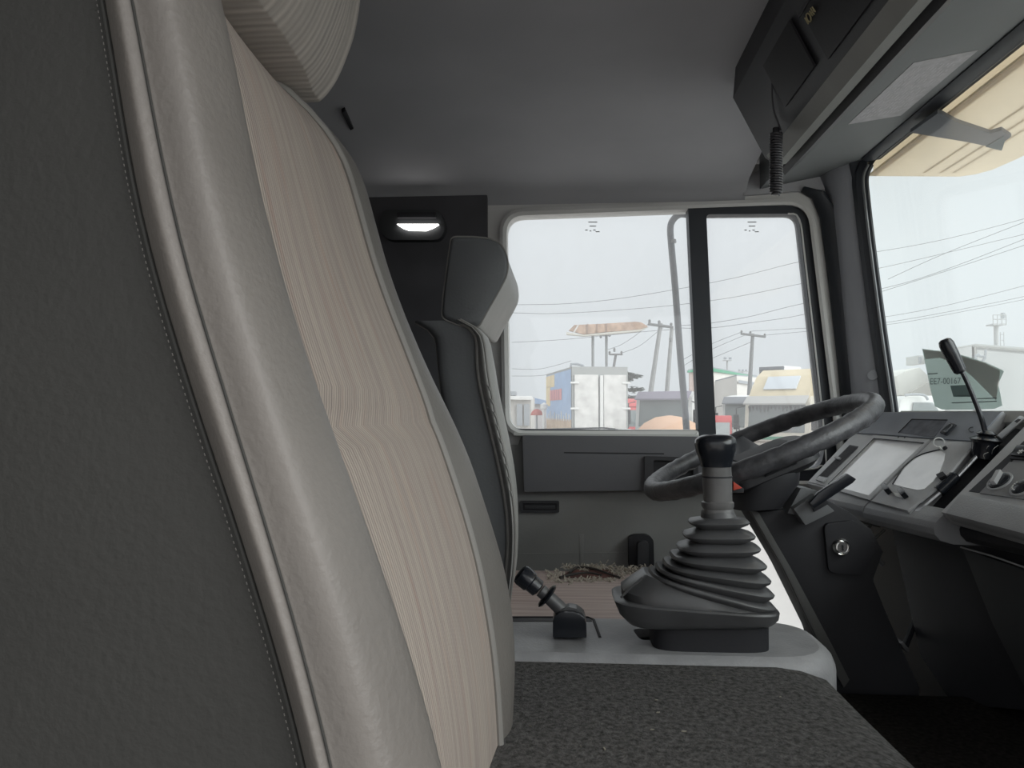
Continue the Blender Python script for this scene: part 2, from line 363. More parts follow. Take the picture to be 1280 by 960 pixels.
# ================================================================ ENGINE TUNNEL AND ITS CARPET
tz = -.318
secs = []
for y in [.1, .2, .4, .6, .86, .88, .93, .965, .985]:
    dz = -.0 if y < .94 else 0
    fx = .34+max(0, (.9-y))*.02
    lx = -.078 if y < .87 else -.80
    p = [(lx, y, -.97), (lx, y, tz), (.26, y, tz), (fx-.05, y, tz-.004), (fx-.02, y, tz-.014), (fx-.004, y, tz-.034), (fx, y, tz-.07), (fx+.005, y, -.97)]
    secs.append(p)
o = G().loft(secs, True, True).build('engine_cover_carpet', carpet_m, None, 50); tag(o, 'charcoal carpet over the engine tunnel between the seats', 'carpet')
g = G()
for i in range(26):
    x = random.uniform(-.05, .30); y = random.uniform(.45, .95); a = random.uniform(0, 3.1); l = random.uniform(.0012, .0035)
    g.slab([(x-l*math.cos(a), y-l*math.sin(a), tz+.0005), (x+l*math.sin(a)*.4, y-l*.3, tz+.0005), (x+l*math.cos(a), y+l*math.sin(a), tz+.0005), (x-l*.3, y+l*.4, tz+.0005)], (0, 0, .0008))
o = g.build('lint', mat('lint_bits', (.30, .28, .23), .9)); tag(o, 'tiny pale crumbs of lint scattered on the charcoal tunnel carpet', 'lint'); o['kind'] = 'stuff'
# plastic console plate
con = thing('console_plate', 'dark grey plastic plate on the tunnel around the gear lever', 'console', (.1, 1.07, -.318))
def Z31(px, py, z=-.31): return PZ(px, py, z)
hx = rounded([(790, 786), (962, 786), (960, 800), (800, 800)], 6, 4)
yb, yf = 1.165, 1.0
outer = [(x, y, -.31) for x, y in rounded([(-.30, yf), (.335, yf), (.335, yb), (-.30, yb)], [.005, .075, .06, .005], 6)]
hol = [Vector((PZ(x, y, -.31).x, PZ(x, y, -.31).y, -.31)) for x, y in hx]
G().plate(outer, [hol], (0, 0, -.012)).build('top_plate', plate_m, con)
def grow(k, z): return [((x-.02)*(1+k*.06)+.02, (y-1.08)*(1+k*.22)+1.08, z) for x, y, _ in outer]
G().loft([outer, grow(.35, -.3125), grow(.75, -.319), grow(1, -.332), grow(1.05, -.50)], False).build('rounded_skirt', plate_m, con, 60)
G().box((-.30, 1.0, -.97), (.35, 1.165, -.40)).build('tunnel_body', black_m, con)
# tray recess outline
tr = [PZ(x, y, -.3095) for x, y in [(560, 771.5), (738, 771.5), (744, 774), (751, 797), (560, 797)]]
g = G(); g.tube([PZ(x, y, -.310) for x, y in [(560, 772), (735, 772), (742, 775), (750, 797)]], .0022, 6).build('tray_rim', black_m, con)
G().slab([PZ(560, 773, -.3098), PZ(737, 773, -.3098), PZ(740, 777, -.3098), PZ(560, 777, -.3098)], (0, 0, .0006)).build('tray_painted_shadow', black_m, con)  # black strip painted as the shade along the tray's back edge

# ================================================================ GEAR LEVER
gear = thing('gear_lever', 'tall gear lever with ribbed black rubber boot and bulbous knob', 'gear lever', (.17, 1.06, -.31))
def ring(l, r, ky=.75, Y=1.055, seg=28, e=.62, corr=.6):
    f = 1-corr*ky*(r[0]-l[0])/1820/Y; l = (l[0], 513+(l[1]-513)*f); r = (r[0], 513+(r[1]-513)*f)
    a, b = PY(*l, Y), PY(*r, Y); c = (a+b)/2; h = (b-a)/2; hy = Vector((0, h.length*ky, 0)); out = []
    for j in range(seg):
        t = 2*math.pi*j/seg; cs, sn = math.cos(t), math.sin(t)
        out.append(c+h*math.copysign(abs(cs)**e, cs)+hy*math.copysign(abs(sn)**e, sn))
    return out
def kyy(w): return min(.80, 52.0/max(w/2, 1))
tiers = [((861, 655), (935, 654)), ((854, 672), (942, 672)), ((846, 688), (948, 688)), ((838, 700), (955, 710)), ((829, 710), (960, 729)), ((820, 716), (964, 747)), ((811, 722), (966, 764))]
rings = []
def off(p, dx, dy): return (p[0]+dx, p[1]+dy)
rings.append(ring((877, 640), (917, 640), .9, e=.9)); rings.append(ring((876, 648), (920, 647), .9, e=.9))
for i, (l, r) in enumerate(tiers):
    k = min(.85, 46.0/((r[0]-l[0])/2)+.1)
    ins = 11 if i < 4 else 9
    rings.append(ring(off(l, 2, -3.2), off(r, -2.5, -3.2), k)); rings.append(ring(l, r, k)); rings.append(ring(off(l, 1, 2.2), off(r, -1.5, 2.6), k))
    rings.append(ring(off(l, ins, 6.5), off(r, -ins-2, 7.5), k))
G().loft(rings, True).build('boot_bellows', boot_m, gear, 50)
rb = [ring((806, 722), (956, 768), .55, corr=.95), ring((803, 722), (958, 768), .58, corr=.95), ring((776, 745), (962, 774), .60, corr=.95), ring((778, 766), (963, 777), .58, corr=.95), ring((783, 782), (964, 780), .55, corr=.95)]
G().loft(rb, True).build('boot_base', boot_m, gear, 50)
fl = [ring((768, 757), (966, 772), .60, e=.45, corr=1.0), ring((765, 759), (967.5, 775), .60, e=.45, corr=1.0), ring((772, 776), (967, 781), .58, e=.45, corr=1.0), ring((784, 787), (963, 785), .56, e=.45, corr=1.0), ring((790, 788), (960, 787), .5, e=.45, corr=1.0)]
G().loft(fl, True).build('boot_flange', boot_m, gear, 50)
fc = sum(fl[3], Vector())/len(fl[3])
G().loft([[Vector((fc.x+.012+(p.x-fc.x)*.80, fc.y+(p.y-fc.y)*.80, z)) for p in fl[3]] for z in (-.275, -.325)], True).build('boot_retainer', black_m, gear)
# seam ribs over the base
g = G(); g.tube([PY(x, y, Y) for x, y, Y in [(776, 747, 1.0), (790, 733, 1.0), (803, 722, 1.0)]], .0015, 6); g.build('boot_seam', boot_m, gear)
def rr(y, x0, x1, e=.85, ky=.9): return ring((x0, y), (x1, y), ky, e=e)
G().loft([rr(648, 877, 918), rr(640, 877, 917), rr(637, 879, 916), rr(634, 877, 917), rr(629, 877, 917), rr(627, 880, 915)], True).build('lower_collar', shaft_m, gear)
G().loft([rr(630, 880, 915), rr(600, 878, 914.5), rr(585, 878, 913.5), rr(572, 879, 913)], True).build('sleeve', shaft_m, gear)
g = G(); g.loft([rr(597.5, 877.3, 915), rr(596.5, 877, 915.2), rr(595.5, 877.3, 915)], True); g.build('sleeve_seam', black_m, gear)
G().loft([rr(584, 876, 914), rr(578, 875, 915), rr(572, 873, 917), rr(564, 870, 919), rr(556, 868.5, 920), rr(550, 869.5, 919.5), rr(546.5, 873, 917), rr(544, 879, 912), rr(543, 888, 903)], True).build('knob', knob_m, gear, 60)
G().slab([PZ(897, 790, -.335), PZ(901, 790, -.335), PZ(905, 800, -.335), PZ(900, 800, -.335)], (0, 0, .01)).build('clip', metal_m, gear)

# ================================================================ HAND BRAKE VALVE
hb = thing('parking_brake_lever', 'small black parking brake lever leaning back on the console plate', 'lever', PZ(712, 797, -.31))
Yh = 1.045
dome = [(691, 797.5), (691, 777), (693, 771), (698, 767), (706, 765), (716, 765), (725, 768), (731, 773), (733, 780), (733.5, 797.5)]
G().slab(onY(dome, Yh), (0, .045, 0), .002).build('housing', knob_m, hb)
g = G(); arc = [(699, 766), (703, 761.5), (712, 759), (721, 760.5), (728, 765.5), (732, 773)]
G().slab(onY(arc+[(730, 774), (726, 768), (718, 764), (708, 764), (702, 768)], Yh+.008), (0, .024, 0), .001).build('quadrant', boot_m, hb)
a, b, c_, d_ = PY(710, 772, Yh+.02), PY(684, 745, Yh+.02), PY(672, 734, Yh+.02), PY(652, 722, Yh+.02)
G().tube([a, PY(697, 757, Yh+.02), b, PY(676, 738, Yh+.02)], [.010, .0095, .009, .009], 14).build('lever_shaft', boot_m, hb)
ax = (PY(655, 722, Yh+.02)-PY(690, 752, Yh+.02)).normalized()
G().lathe([(.004, -.004), (.016, -.0025), (.019, 0), (.016, .0025), (.004, .004)], b, ax, 20).build('collar', knob_m, hb)
k0 = PY(674, 737, Yh+.02)
G().lathe([(.008, 0), (.012, .002), (.0125, .014), (.0145, .016), (.015, .030), (.0135, .034), (.009, .036), (0, .036)], k0, ax, 16).build('grip', knob_m, hb)

# ================================================================ SEATS
def interp(pl, z):
    """pl: list of (X, Y, Z) sorted by falling Z; returns (X, Y) at height z, None outside"""
    for i in range(len(pl)-1):
        z0, z1 = pl[i][2], pl[i+1][2]
        if z0 >= z >= z1:
            t = (z0-z)/(z0-z1) if z0 != z1 else 0; return pl[i][0]+(pl[i+1][0]-pl[i][0])*t
    return None
def colfun(px, Y, base=None):
    """X as a function of z for a seat line seen in the photo at depth Y; outside it follows base"""
    pl = [tuple(PY(x, y, Y)) for x, y in px]; zt, zb = pl[0][2], pl[-1][2]
    def f(z):
        if z > zt: return pl[0][0]+((base(z)-base(zt)) if base else -(z-zt)*.30)
        if z < zb: return pl[-1][0]+((base(z)-base(zb)) if base else (zb-z)*.02)
        return interp(pl, z)
    return f
def smoothf(f, h=.02): return lambda z: sum(f(z+h*k/2) for k in range(-4, 5))/9

C7px = [(395, 128), (422, 182), (440, 240), (465, 335), (474, 360), (517, 469), (546, 547), (564, 600), (591, 685), (604, 752), (616, 825), (624, 960)]
C8px = [(405, 128), (432, 170), (450, 215), (475, 310), (489, 360), (520, 434), (539, 479), (577, 547), (598, 610), (614, 660), (624, 690), (636, 737), (641, 790), (641, 850), (634, 930), (622, 1000)]
C4px = [(274, -30), (280, 20), (300, 130), (335, 300), (350, 360), (410, 530), (480, 720), (530, 870), (565, 1000)]
C1px = [(126, -60), (135, 0), (150, 150), (165, 230), (205, 390), (245, 510), (285, 620), (340, 790), (385, 960), (395, 1000)]
C2px = [(160, -60), (169, 0), (197, 200), (240, 360), (275, 480), (318, 600), (365, 760), (417, 960), (428, 1000)]
f7 = smoothf(colfun(C7px, .74)); f8 = smoothf(colfun(C8px, .81, f7)); f4 = smoothf(colfun(C4px, .33, f7), .03)
f1 = smoothf(colfun(C1px, .315, f7), .03); f2 = smoothf(colfun(C2px, .300, f7), .03)

def seat_back(root, cols, ztop, zbot, mats, crease=None, nz=60, taper=.05):
    """cols: list of (fx, y, part name); neighbouring columns with the same part name form one mesh"""
    zs = [zbot+(ztop-zbot)*i/nz for i in range(nz+1)]
    yc = (cols[0][1]+cols[-1][1])/2
    def pt(fx, y, z):
        x = fx(z); t = max(0, (z-(ztop-taper*1.6))/(taper*1.6))          # rounded shoulders
        y2 = y+(yc-y)*.16*t*t; x2 = x-.035*t**3
        if crease: x2 += crease(y, z)
        return Vector((x2, y2, z))
    parts = {}
    for (a, b) in zip(cols[:-1], cols[1:]): parts.setdefault(a[2], []).append((a, b))
    for nm, pr in parts.items():
        cc = [pr[0][0]]+[p[1] for p in pr]
        grid = []
        for z in zs:
            row = [pt(c[0], c[1], z) for c in cc]
            row = catmull(row, 5) if len(row) > 2 else row
            grid.append(row)
        g = G().loft(grid, False, False)
        g.build(nm, mats[nm], root, 60)
    return pt, zs

seat = thing('passenger_seat', 'grey leather seat with striped beige fabric filling the left of the picture', 'seat', (-.3, .55, -.97))
K = lambda f, dx: (lambda z: f(z)+dx)
back = lambda z: f7(z)-.17
f3 = lambda z: f2(z)*.5+f4(z)*.5+.004
f5 = lambda z: f4(z)-.034
f6a = lambda z: (f5(z)*.5+f7(z)*.5)-.010
YS = .30
def crease(y, z):
    zc = -.008-.02*max(0, (y-.60))
    m = math.exp(-((z-zc)/.011)**2)*max(0, min(1, (y-.36)/.05))*max(0, min(1, (.76-y)/.16))
    return -.012*m if .36 < y < .76 else 0
cols = [(K(back, -.02), .325, 'side_panel'), (K(f1, -.20), .318, 'side_panel'), (K(f1, -.08), .314, 'side_panel'), (f1, .315, 'front_bolster'),
        (lambda z: f1(z)*.55+f2(z)*.45+.004, .299, 'front_bolster'), (f2, .300, 'front_bolster'), (f3, .300, 'front_bolster'), (f4, .33, 'front_bolster'), (K(f4, -.012), .352, 'front_bolster'),
        (f5, .385, 'fabric_insert'), (K(f5, -.008), .44, 'fabric_insert'), (f6a, .56, 'fabric_insert'), (K(f7, -.004), .68, 'fabric_insert'), (f7, .74, 'far_bolster'),
        (lambda z: f7(z)*.35+f8(z)*.65+.006, .775, 'far_bolster'), (f8, .81, 'far_bolster'), (K(f8, -.03), .826, 'far_bolster'), (K(f8, -.10), .83, 'back_shell'), (back, .82, 'back_shell'), (K(back, -.02), .325, 'back_shell')]
ZT, ZB = .315, -.50
pt, zs = seat_back(seat, cols, ZT, ZB, {'side_panel': leather_dark, 'front_bolster': leather, 'fabric_insert': fab, 'far_bolster': leather, 'back_shell': leather_dark}, crease)
G().tube([pt(f1, .313, z) for z in zs], .0013, 8).build('near_dark_groove', leather_dark, seat)  # darkness of the groove beside the seam, put in as a thin dark tube
G().tube([pt(K(f7, .002), .742, z) for z in zs], .0038, 8).build('far_piping', leather_pipe, seat)
G().tube([pt(f2, .2995, z) for z in zs], .0006, 6).build('seam', leather_dark, seat)
g = G()
for i in range(0, 260):
    z = -.17+i*.0014
    if i % 2 == 0 and z < .22:
        p = pt(K(f1, -.0022), .3125, z); q = pt(K(f1, -.0022), .3125, z+.0011); g.tube([p, q], .00022, 5)
o = g.build('stitching', stitchm, seat); o['kind'] = 'stuff'
# top cap closing the shoulders
rim_ = [pt(c[0], c[1], ZT) for c in cols[:-1]]
top = catmull(rim_+[rim_[0]], 3)[:-1]; cc = sum(top, Vector())/len(top)+Vector((0, 0, .012))
G().add(top+[cc], [(i, (i+1) % len(top), len(top)) for i in range(len(top))]).build('top_cap', leather, seat, 60)
# seat cushion of the near seat (below the frame) and its base
def cushion(root, x0, x1, y0, y1, z0, z1, m, name='cushion', bev=.03):
    g = G(); g.box((x0, y0, z0), (x1, y1, z1)); bm = bmesh.new()
    vv = [bm.verts.new(v) for v in g.v]
    for f in g.f: bm.faces.new([vv[i] for i in f])
    bmesh.ops.recalc_face_normals(bm, faces=bm.faces); bmesh.ops.bevel(bm, geom=list(bm.edges), offset=bev, segments=5, profile=.6, affect='EDGES')
    bm.verts.index_update(); g = G().add([v.co for v in bm.verts], [tuple(v.index for v in f.verts) for f in bm.faces]); bm.free()
    return g.build(name, m, root, 60)
cushion(seat, -.30, -.05, .33, .82, -.62, -.49, fab_cush, 'cushion')
cushion(seat, -.34, -.05, .36, .80, -.965, -.62, black_m, 'pedestal', .015)
# headrest of the near seat
hrx = [(452, -80), (451, -20), (449, 10), (441, 50), (425, 92), (412, 114), (400, 127)]
hb_ = []
def headrest(root, sil, Yf, Yn, depth, mfab, mside, zadd=0):
    """sil: silhouette px from top to bottom on the far side (depth Yf); spans to Yn"""
    rows = []; P = [PY(x, y, Yf) for x, y in sil]; P = catmull(P, 4); z0, z1 = P[0].z, P[-1].z
    for p in P:
        t = (z0-p.z)/(z0-z1); x = p.x
        ys = [Yn+(Yf-Yn)*s for s in (0, .04, .15, .35, .6, .8, .93, 1)]
        bx = [-.03, -.008, .010, .016, .016, .010, .0, -.0]
        row = [Vector((x+bx[i]*.8-(0 if i else .0), y, p.z)) for i, y in enumerate(ys)]
        row += [Vector((x-depth*.35, Yf+.004, p.z)), Vector((x-depth*.9, Yf-.02, p.z)), Vector((x-depth, (Yf+Yn)/2, p.z)), Vector((x-depth*.9, Yn+.02, p.z)), Vector((x-depth*.4, Yn-.003, p.z))]
        rows.append(row)
    return rows
rows = headrest(seat, hrx, .735, .40, .10, fab_head, leather)
G().loft(rows, True).build('headrest', fab_head, seat, 60)

# ---------------- driver's seat
dseat = thing('driver_seat', 'driver seat with dark side, piped grey front and torn brown cushion', 'seat', (-.1, 1.5, -.97))
Yn = 1.30
d1px = [(598, 405), (596, 430), (595, 452), (601, 490), (610, 524), (625, 587), (633, 630), (636, 662), (635, 700), (632, 722), (626, 760)]
d2px = [(600, 405), (604, 418), (606, 452), (613, 495), (622, 535), (635, 590), (641, 630), (643, 662), (642, 700), (639, 730), (633, 765)]
d3px = [(608, 405), (613, 422), (619, 467), (625, 500), (632, 527), (641, 570), (646, 600), (648, 640), (648, 680), (645, 719), (638, 743), (632, 770)]
g1 = smoothf(colfun(d1px, Yn), .02); g2 = smoothf(colfun(d2px, Yn-.01, g1), .02); g3 = smoothf(colfun(d3px, Yn+.03, g1), .02)
gb = smoothf(lambda z: PY(546, 460, Yn).x-(z-.07)*.10, .01)
cols = [(gb, 1.32, 'side_panel'), (K(g1, -.06), 1.303, 'side_panel'), (g1, 1.30, 'near_bolster'), (g2, 1.285, 'near_bolster'), (g3, 1.33, 'near_bolster'), (K(g3, -.02), 1.36, 'fabric_insert'),
        (K(g3, -.05), 1.45, 'fabric_insert'), (K(g3, -.06), 1.6, 'fabric_insert'), (K(g3, -.04), 1.68, 'far_bolster'), (K(g3, -.032), 1.72, 'far_bolster'), (K(g3, -.07), 1.75, 'back_shell'), (gb, 1.74, 'back_shell'), (gb, 1.32, 'back_shell')]
lf2 = mat('driver_bolster_vinyl', (.32, .315, .30), .45, .25, 200, .1, 12)
dpt, dzs = seat_back(dseat, cols, .155, -.40, {'side_panel': leather_far, 'near_bolster': lf2, 'fabric_insert': fab, 'far_bolster': lf2, 'back_shell': leather_far}, None, 40, .03)
G().tube([dpt(g1, 1.298, z) for z in dzs], .0032, 8).build('side_piping', leather_pipe, dseat)
G().tube([dpt(K(g2, .002), 1.287, z) for z in dzs[2:]], .0024, 8).build('front_piping', leather_pipe, dseat)
G().tube([dpt(K(gb, .0), 1.322, z) for z in dzs], .002, 6).build('rear_piping', leather_pipe, dseat)
g = G()
for i in range(9):                                   # puckered wrinkles on the bolster
    z = .05-i*.022; a = dpt(K(g1, .004), 1.292, z); b = dpt(K(g2, .002), 1.284, z-.016)
    g.tube([a, (a+b)/2+Vector((.004, -.004, 0)), b], [.001, .0028, .001], 6, 3)
o = g.build('wrinkles', lf2, dseat); o['kind'] = 'stuff'
rim_ = [dpt(c[0], c[1], .155) for c in cols[:-1]]; cc = sum(rim_, Vector())/len(rim_)
G().add(rim_+[cc], [(i, (i+1) % len(rim_), len(rim_)) for i in range(len(rim_))]).build('top_cap', leather_far, dseat, 60)
# driver's headrest: slab shaped side outline, wider at the top
ho = [(564, 296), (590, 296), (612, 298), (626, 305), (633, 318), (635, 332), (633, 345), (622, 366), (608, 390), (598, 409), (575, 407), (552, 397), (554, 369), (560, 325)]
ho2 = [(x*1+3, y) for x, y in ho]
def inset(pl, k):
    cx = sum(p[0] for p in pl)/len(pl); cy = sum(p[1] for p in pl)/len(pl); return [(cx+(x-cx)*k, cy+(y-cy)*k) for x, y in pl]
n3 = [PY(x, y, 1.30) for x, y in rounded(inset(ho, 1.0), 6, 3)]
def shp(dy, k): c0 = sum(n3, Vector())/len(n3); return [Vector((c0.x+(p.x-c0.x)*k, 1.30+dy, c0.z+(p.z-c0.z)*k)) for p in n3]
G().loft([shp(-.006, .90), shp(-.003, .97), shp(.004, 1.0)], True).build('headrest_side', leather_far, dseat, 50)
G().loft([shp(.004, 1.0), shp(.05, 1.0), shp(.3, 1.0), shp(.34, .97), shp(.36, .85)], True).build('headrest', lf2, dseat, 50)
G().tube([shp(.002, 1.01)[i] for i in range(len(n3))]+[shp(.002, 1.01)[0]], .0015, 6).build('headrest_piping', leather_pipe, dseat)
# cushion with worn fabric, torn foam by the door
cu = []
for i in range(15):
    x = -.14+.42*i/14; u = (i/14); row = []
    for j in range(13):
        y = 1.23+.50*j/12; v = j/12
        z = -.352+.014*math.sin(math.pi*v)-.03*max(0, u-.8)*5*max(0, u-.8)
        if j in (0, 12): z -= .03
        if j == 0 or j == 12: pass
        row.append(Vector((x, y, z-.0*v)))
    row = [Vector((x, 1.225, -.47))]+row+[Vector((x, 1.735, -.47))]
    cu.append(row)
G().loft(cu, False, False).build('cushion', fab_cush, dseat, 60)
G().box((-.13, 1.24, -.47), (.27, 1.72, -.40), .01).build('cushion_base', black_m, dseat)
cushion(dseat, -.12, .24, 1.27, 1.70, -.97, -.47, black_m, 'pedestal', .02)
red_f = mat('red_foam', (.12, .05, .04), .95, .6, 200, .4, 60); foam = mat('ragged_foam', (.45, .41, .35), .95, .6, 300, .3, 90)
zf = -.345
tp = [(703, 722), (712, 716), (730, 712), (748, 712), (765, 716), (772, 722), (760, 726), (735, 727), (715, 727)]
G().slab([PZ(x, y, zf) for x, y in tp], (0, 0, .004)).build('torn_foam_pad', red_f, dseat)
g = G()
for i in range(330):
    if i < 250: px = random.gauss(728, 28); py = 721+random.gauss(0, 5)+(4 if px < 720 else -2)
    else: px = random.uniform(760, 812); py = random.uniform(710, 720)
    if 705 < px < 765 and 714 < py < 725: py = random.choice([711, 728])+random.uniform(-2, 2)
    p = PZ(max(686, min(px, 815)), py, zf+.003); a = random.uniform(0, 6.28); l = random.uniform(.006, .018)
    g.tube([p, p+Vector((l*math.cos(a)*.6, l*math.sin(a)*.6, random.uniform(.002, .010))), p+Vector((l*math.cos(a+.5), l*math.sin(a+.5), random.uniform(-.001, .006)))], [.0018, .0014, .0005], 4)
o = g.build('torn_foam_fibres', foam, dseat); o['kind'] = 'stuff'
g = G()
for k, pl in enumerate([[(712, 716), (722, 709), (742, 711), (760, 717), (775, 722)], [(700, 722), (715, 718), (735, 716), (752, 719)]]):
    g.tube([PZ(x, y, zf+.008+.002*k) for x, y in pl], [.003, .002], 6, 4)
g.build('torn_cloth_edge', mat('dark_cloth_edge', (.05, .045, .042), .9), dseat)

# ================================================================ DOOR CARD
card = thing('door_card', 'grey inner lining of the driver door below the window', 'door panel', (.2, YD, -.3))
cardp = [(600, 556), (648, 556), (652, 545), (895, 545), (900, 602), (940, 602), (948, 652), (905, 652), (898, 815), (960, 815), (960, 900), (600, 900)]
G().slab(onY(cardp, YD-.001), (0, -.014, 0), .002).build('lining', card_m, card)
pad = thing('upper_door_pad', 'dark vinyl pad on the driver door just under the window', 'door panel', PY(750, 600, 1.92))
G().slab(onY(rounded([(653, 544), (896, 546), (902, 612), (655, 615)], 2, 2), 1.905), (0, .028, 0), .003).build('pad', mat('pad_vinyl', (.13, .13, .14), .65, .15, 200, .06, 5), pad)
G().slab(onY([(705, 565), (830, 566.5), (830, 568), (705, 566.5)], 1.9045), (0, .002, 0)).build('crease_line', black_m, pad)
G().plate(onY(rounded([(806, 570), (872, 572), (874, 612), (806, 612)], 2, 2), 1.895), [onY(rounded([(817, 575), (866, 577), (868, 609), (817, 608)], 2, 2), 1.895)], (0, .012, 0)).build('pull_handle_surround', dark_m, pad)
G().slab(onY([(817, 575), (866, 577), (868, 609), (817, 608)], 1.9035), (0, .002, 0)).build('pull_recess', black_m, pad)
hr = thing('door_release_handle', 'small dark recessed handle low on the grey door lining', 'handle', PY(674, 634, 1.93))
G().plate(onY(rounded([(650, 626), (699, 626), (699, 641), (650, 641)], 2, 3), 1.928), [onY(rounded([(653, 629), (696, 629), (696, 638.5), (653, 638.5)], 1.5, 3), 1.928)], (0, .01, 0)).build('surround', dark_m, hr)
G().slab(onY([(652, 628), (697, 628), (697, 639), (652, 639)], 1.933), (0, .003, 0)).build('recess', black_m, hr)
G().slab(onY([(656, 632), (694, 632), (694, 636), (656, 636)], 1.93), (0, .004, 0), .0008).build('latch', dark_m, hr)
wc = thing('grab_knob', 'black oval knob low on the driver door lining', 'knob', PY(801, 690, 1.92))
ov = rounded([(786, 672), (793, 669), (809, 669), (817, 674), (818, 712), (786, 712)], 7, 4)
G().slab(onY(ov, 1.905), (0, .028, 0), .004).build('base', black_m, wc)
G().slab(onY(rounded([(797, 677), (811, 677), (811, 716), (797, 716)], 5, 4), 1.888), (0, .02, 0), .003).build('grip', dark_m, wc)
g = G(); g.slab(onY([(724, 668), (730, 668), (729, 705), (725, 705)], 1.934), (0, .002, 0), .0008); g.slab(onY([(640, 692), (790, 690), (790, 691), (640, 693)], 1.934), (0, .002, 0)); g.build('pressed_rib', card_m, card)

# ================================================================ ROUND LAMP ON THE REAR SIDE WALL
lamp = thing('bunk_lamp', 'lit lamp in a dark hood high on the side wall behind the driver', 'lamp', PY(520, 283, 1.9))
G().slab(onY(rounded([(478, 262), (550, 262), (558, 285), (550, 300), (484, 300), (472, 285)], 8, 4), 1.90), (0, .03, 0), .004).build('hood', mat('lamp_hood', (.035, .037, .04), .6), lamp)
G().slab(onY([(496, 265), (545, 265), (545, 272), (496, 272)], 1.892), (0, .01, 0), .002).build('hood_slot', black_m, lamp)
G().slab(onY([(496, 280), (548, 280), (541, 284), (532, 287.5), (510, 287), (503, 284.5)], 1.888), (0, .014, 0)).build('lens', lamp_e, lamp)

# ================================================================ STEERING WHEEL AND COLUMN
sw = thing('steering_wheel', 'large black steering wheel with worn rim', 'steering wheel', (.36, 1.48, -.065))
C = Vector((.362, 1.48, -.066)); tau = R(23); e1 = Vector((math.cos(tau), 0, math.sin(tau))); e2 = Vector((0, 1, 0)); en = Vector((-math.sin(tau), 0, math.cos(tau)))
RW = .215; rings = []
for i in range(96):
    a = 2*math.pi*i/96; rd = e1*math.cos(a)+e2*math.sin(a); c = C+rd*RW
    bump = .0007*math.sin(i*9.1)
    rings.append([c+(rd*math.cos(b)+en*math.sin(b)*1.1)*(.0155+bump+(.0012*max(0, -math.sin(b)) if i % 3 else 0)) for b in [2*math.pi*j/14 for j in range(14)]])
rings.append(rings[0]); G().loft(rings, False).build('rim', wheel_m, sw, 60)
for a0, sgn in ((-90, 1), (90, 1)):
    a = R(a0); rd = e1*math.cos(a)+e2*math.sin(a); td = -e1*math.sin(a)+e2*math.cos(a); rows = []
    for s_, hw, dz, th in ((.03, .036, -.045, .010), (.09, .030, -.034, .009), (.15, .022, -.014, .008), (.208, .018, 0, .009)):
        c = C+rd*s_+en*dz; rows.append([c+td*hw+en*th, c-td*hw+en*th, c-td*hw*1.0-en*th, c+td*hw-en*th])
    G().loft(rows, True).build('spoke', knob_m, sw)
hp = rounded([(-.075, -.09), (.06, -.09), (.085, -.06), (.085, .06), (.06, .09), (-.075, .09), (-.095, .06), (-.095, -.06)], .02, 4)
def hub(k, h): return [C+e1*x*k+e2*y*k+en*h for x, y in hp]
G().loft([hub(.85, -.06), hub(1, -.05), hub(1, -.022), hub(.94, -.014), hub(.80, -.010)], True).build('hub_pad', mat('hub_vinyl', (.03, .03, .034), .5, .2, 200), sw, 40)
G().loft([hub(.55, -.010), hub(.55, -.007), hub(.5, -.006)], True).build('hub_badge_plate', dark_m, sw)

colm = thing('steering_column', 'black steering column housing under the wheel', 'steering column', (.42, 1.48, -.5))
rings = []
for (px, py, h, w_) in ((962, 585, 40, .075), (964, 600, 41, .078), (962, 618, 41, .080), (950, 640, 32, .072)):
    l, r = PY(px-h, py-2, 1.42), PY(px+h, py+(-14 if py < 630 else -6), 1.42); c = (l+r)/2; hh = (r-l)/2; ring_ = []
    for j in range(24):
        t = 2*math.pi*j/24; cs, sn = math.cos(t), math.sin(t); ring_.append(c+hh*math.copysign(abs(cs)**.7, cs)+Vector((0, w_*math.copysign(abs(sn)**.7, sn)+.05, 0)))
    rings.append(ring_)
G().loft(rings, True).build('upper_shroud', under_m, colm, 40)
low = [(941, 641), (1000, 634), (1030, 622), (1062, 640), (1090, 662), (1105, 690), (1092, 725), (1110, 770), (1150, 860), (1150, 1020), (1075, 1000), (1030, 806), (985, 715)]
G().slab(onY(low, 1.44), (0, .13, 0), .006).build('pedestal', under_m, colm)
edge = [(938, 638), (948, 640), (992, 716), (1040, 806), (1062, 850), (1055, 860), (1028, 812), (980, 712)]
G().slab(onY(edge, 1.425), (0, .02, 0), .001).build('edge_trim', mat('edge_trim', (.10, .10, .098), .6, .1, 200), colm)
G().slab(onY([(992, 636), (1019, 618), (1044, 639), (1007, 657)], 1.40), (0, .08, 0), .003).build('stalk_housing', mat('stalk_grey', (.16, .165, .17), .5), colm)
G().slab(onY([(984, 642), (1001, 610), (1021, 613), (1031, 625), (1008, 646)], 1.42), (0, .08, 0), .003).build('housing_top', mat('stalk_grey', (.16, .165, .17), .5), colm)
G().slab(onY([(1012, 625), (1030, 618), (1036, 630), (1018, 640)], 1.395), (0, .01, 0), .001).build('stalk_slot', black_m, colm)
G().slab(onY([(1012, 629), (1024, 616), (1060, 592), (1071, 599), (1066, 604), (1030, 628), (1018, 636)], 1.375), (0, .014, 0), .003).build('stalk', knob_m, colm)
tri = onY([(917, 602), (928, 610), (917, 613)], 1.255)
G().slab(tri, (0, .01, 0), .0006).build('hazard_switch', red_p, colm)
G().slab(onY([(914, 599), (930, 611), (930, 616), (914, 616)], 1.262), (0, .14, 0), .001).build('hazard_switch_base', black_m, colm)
ic = PY(1052, 684, 1.425)
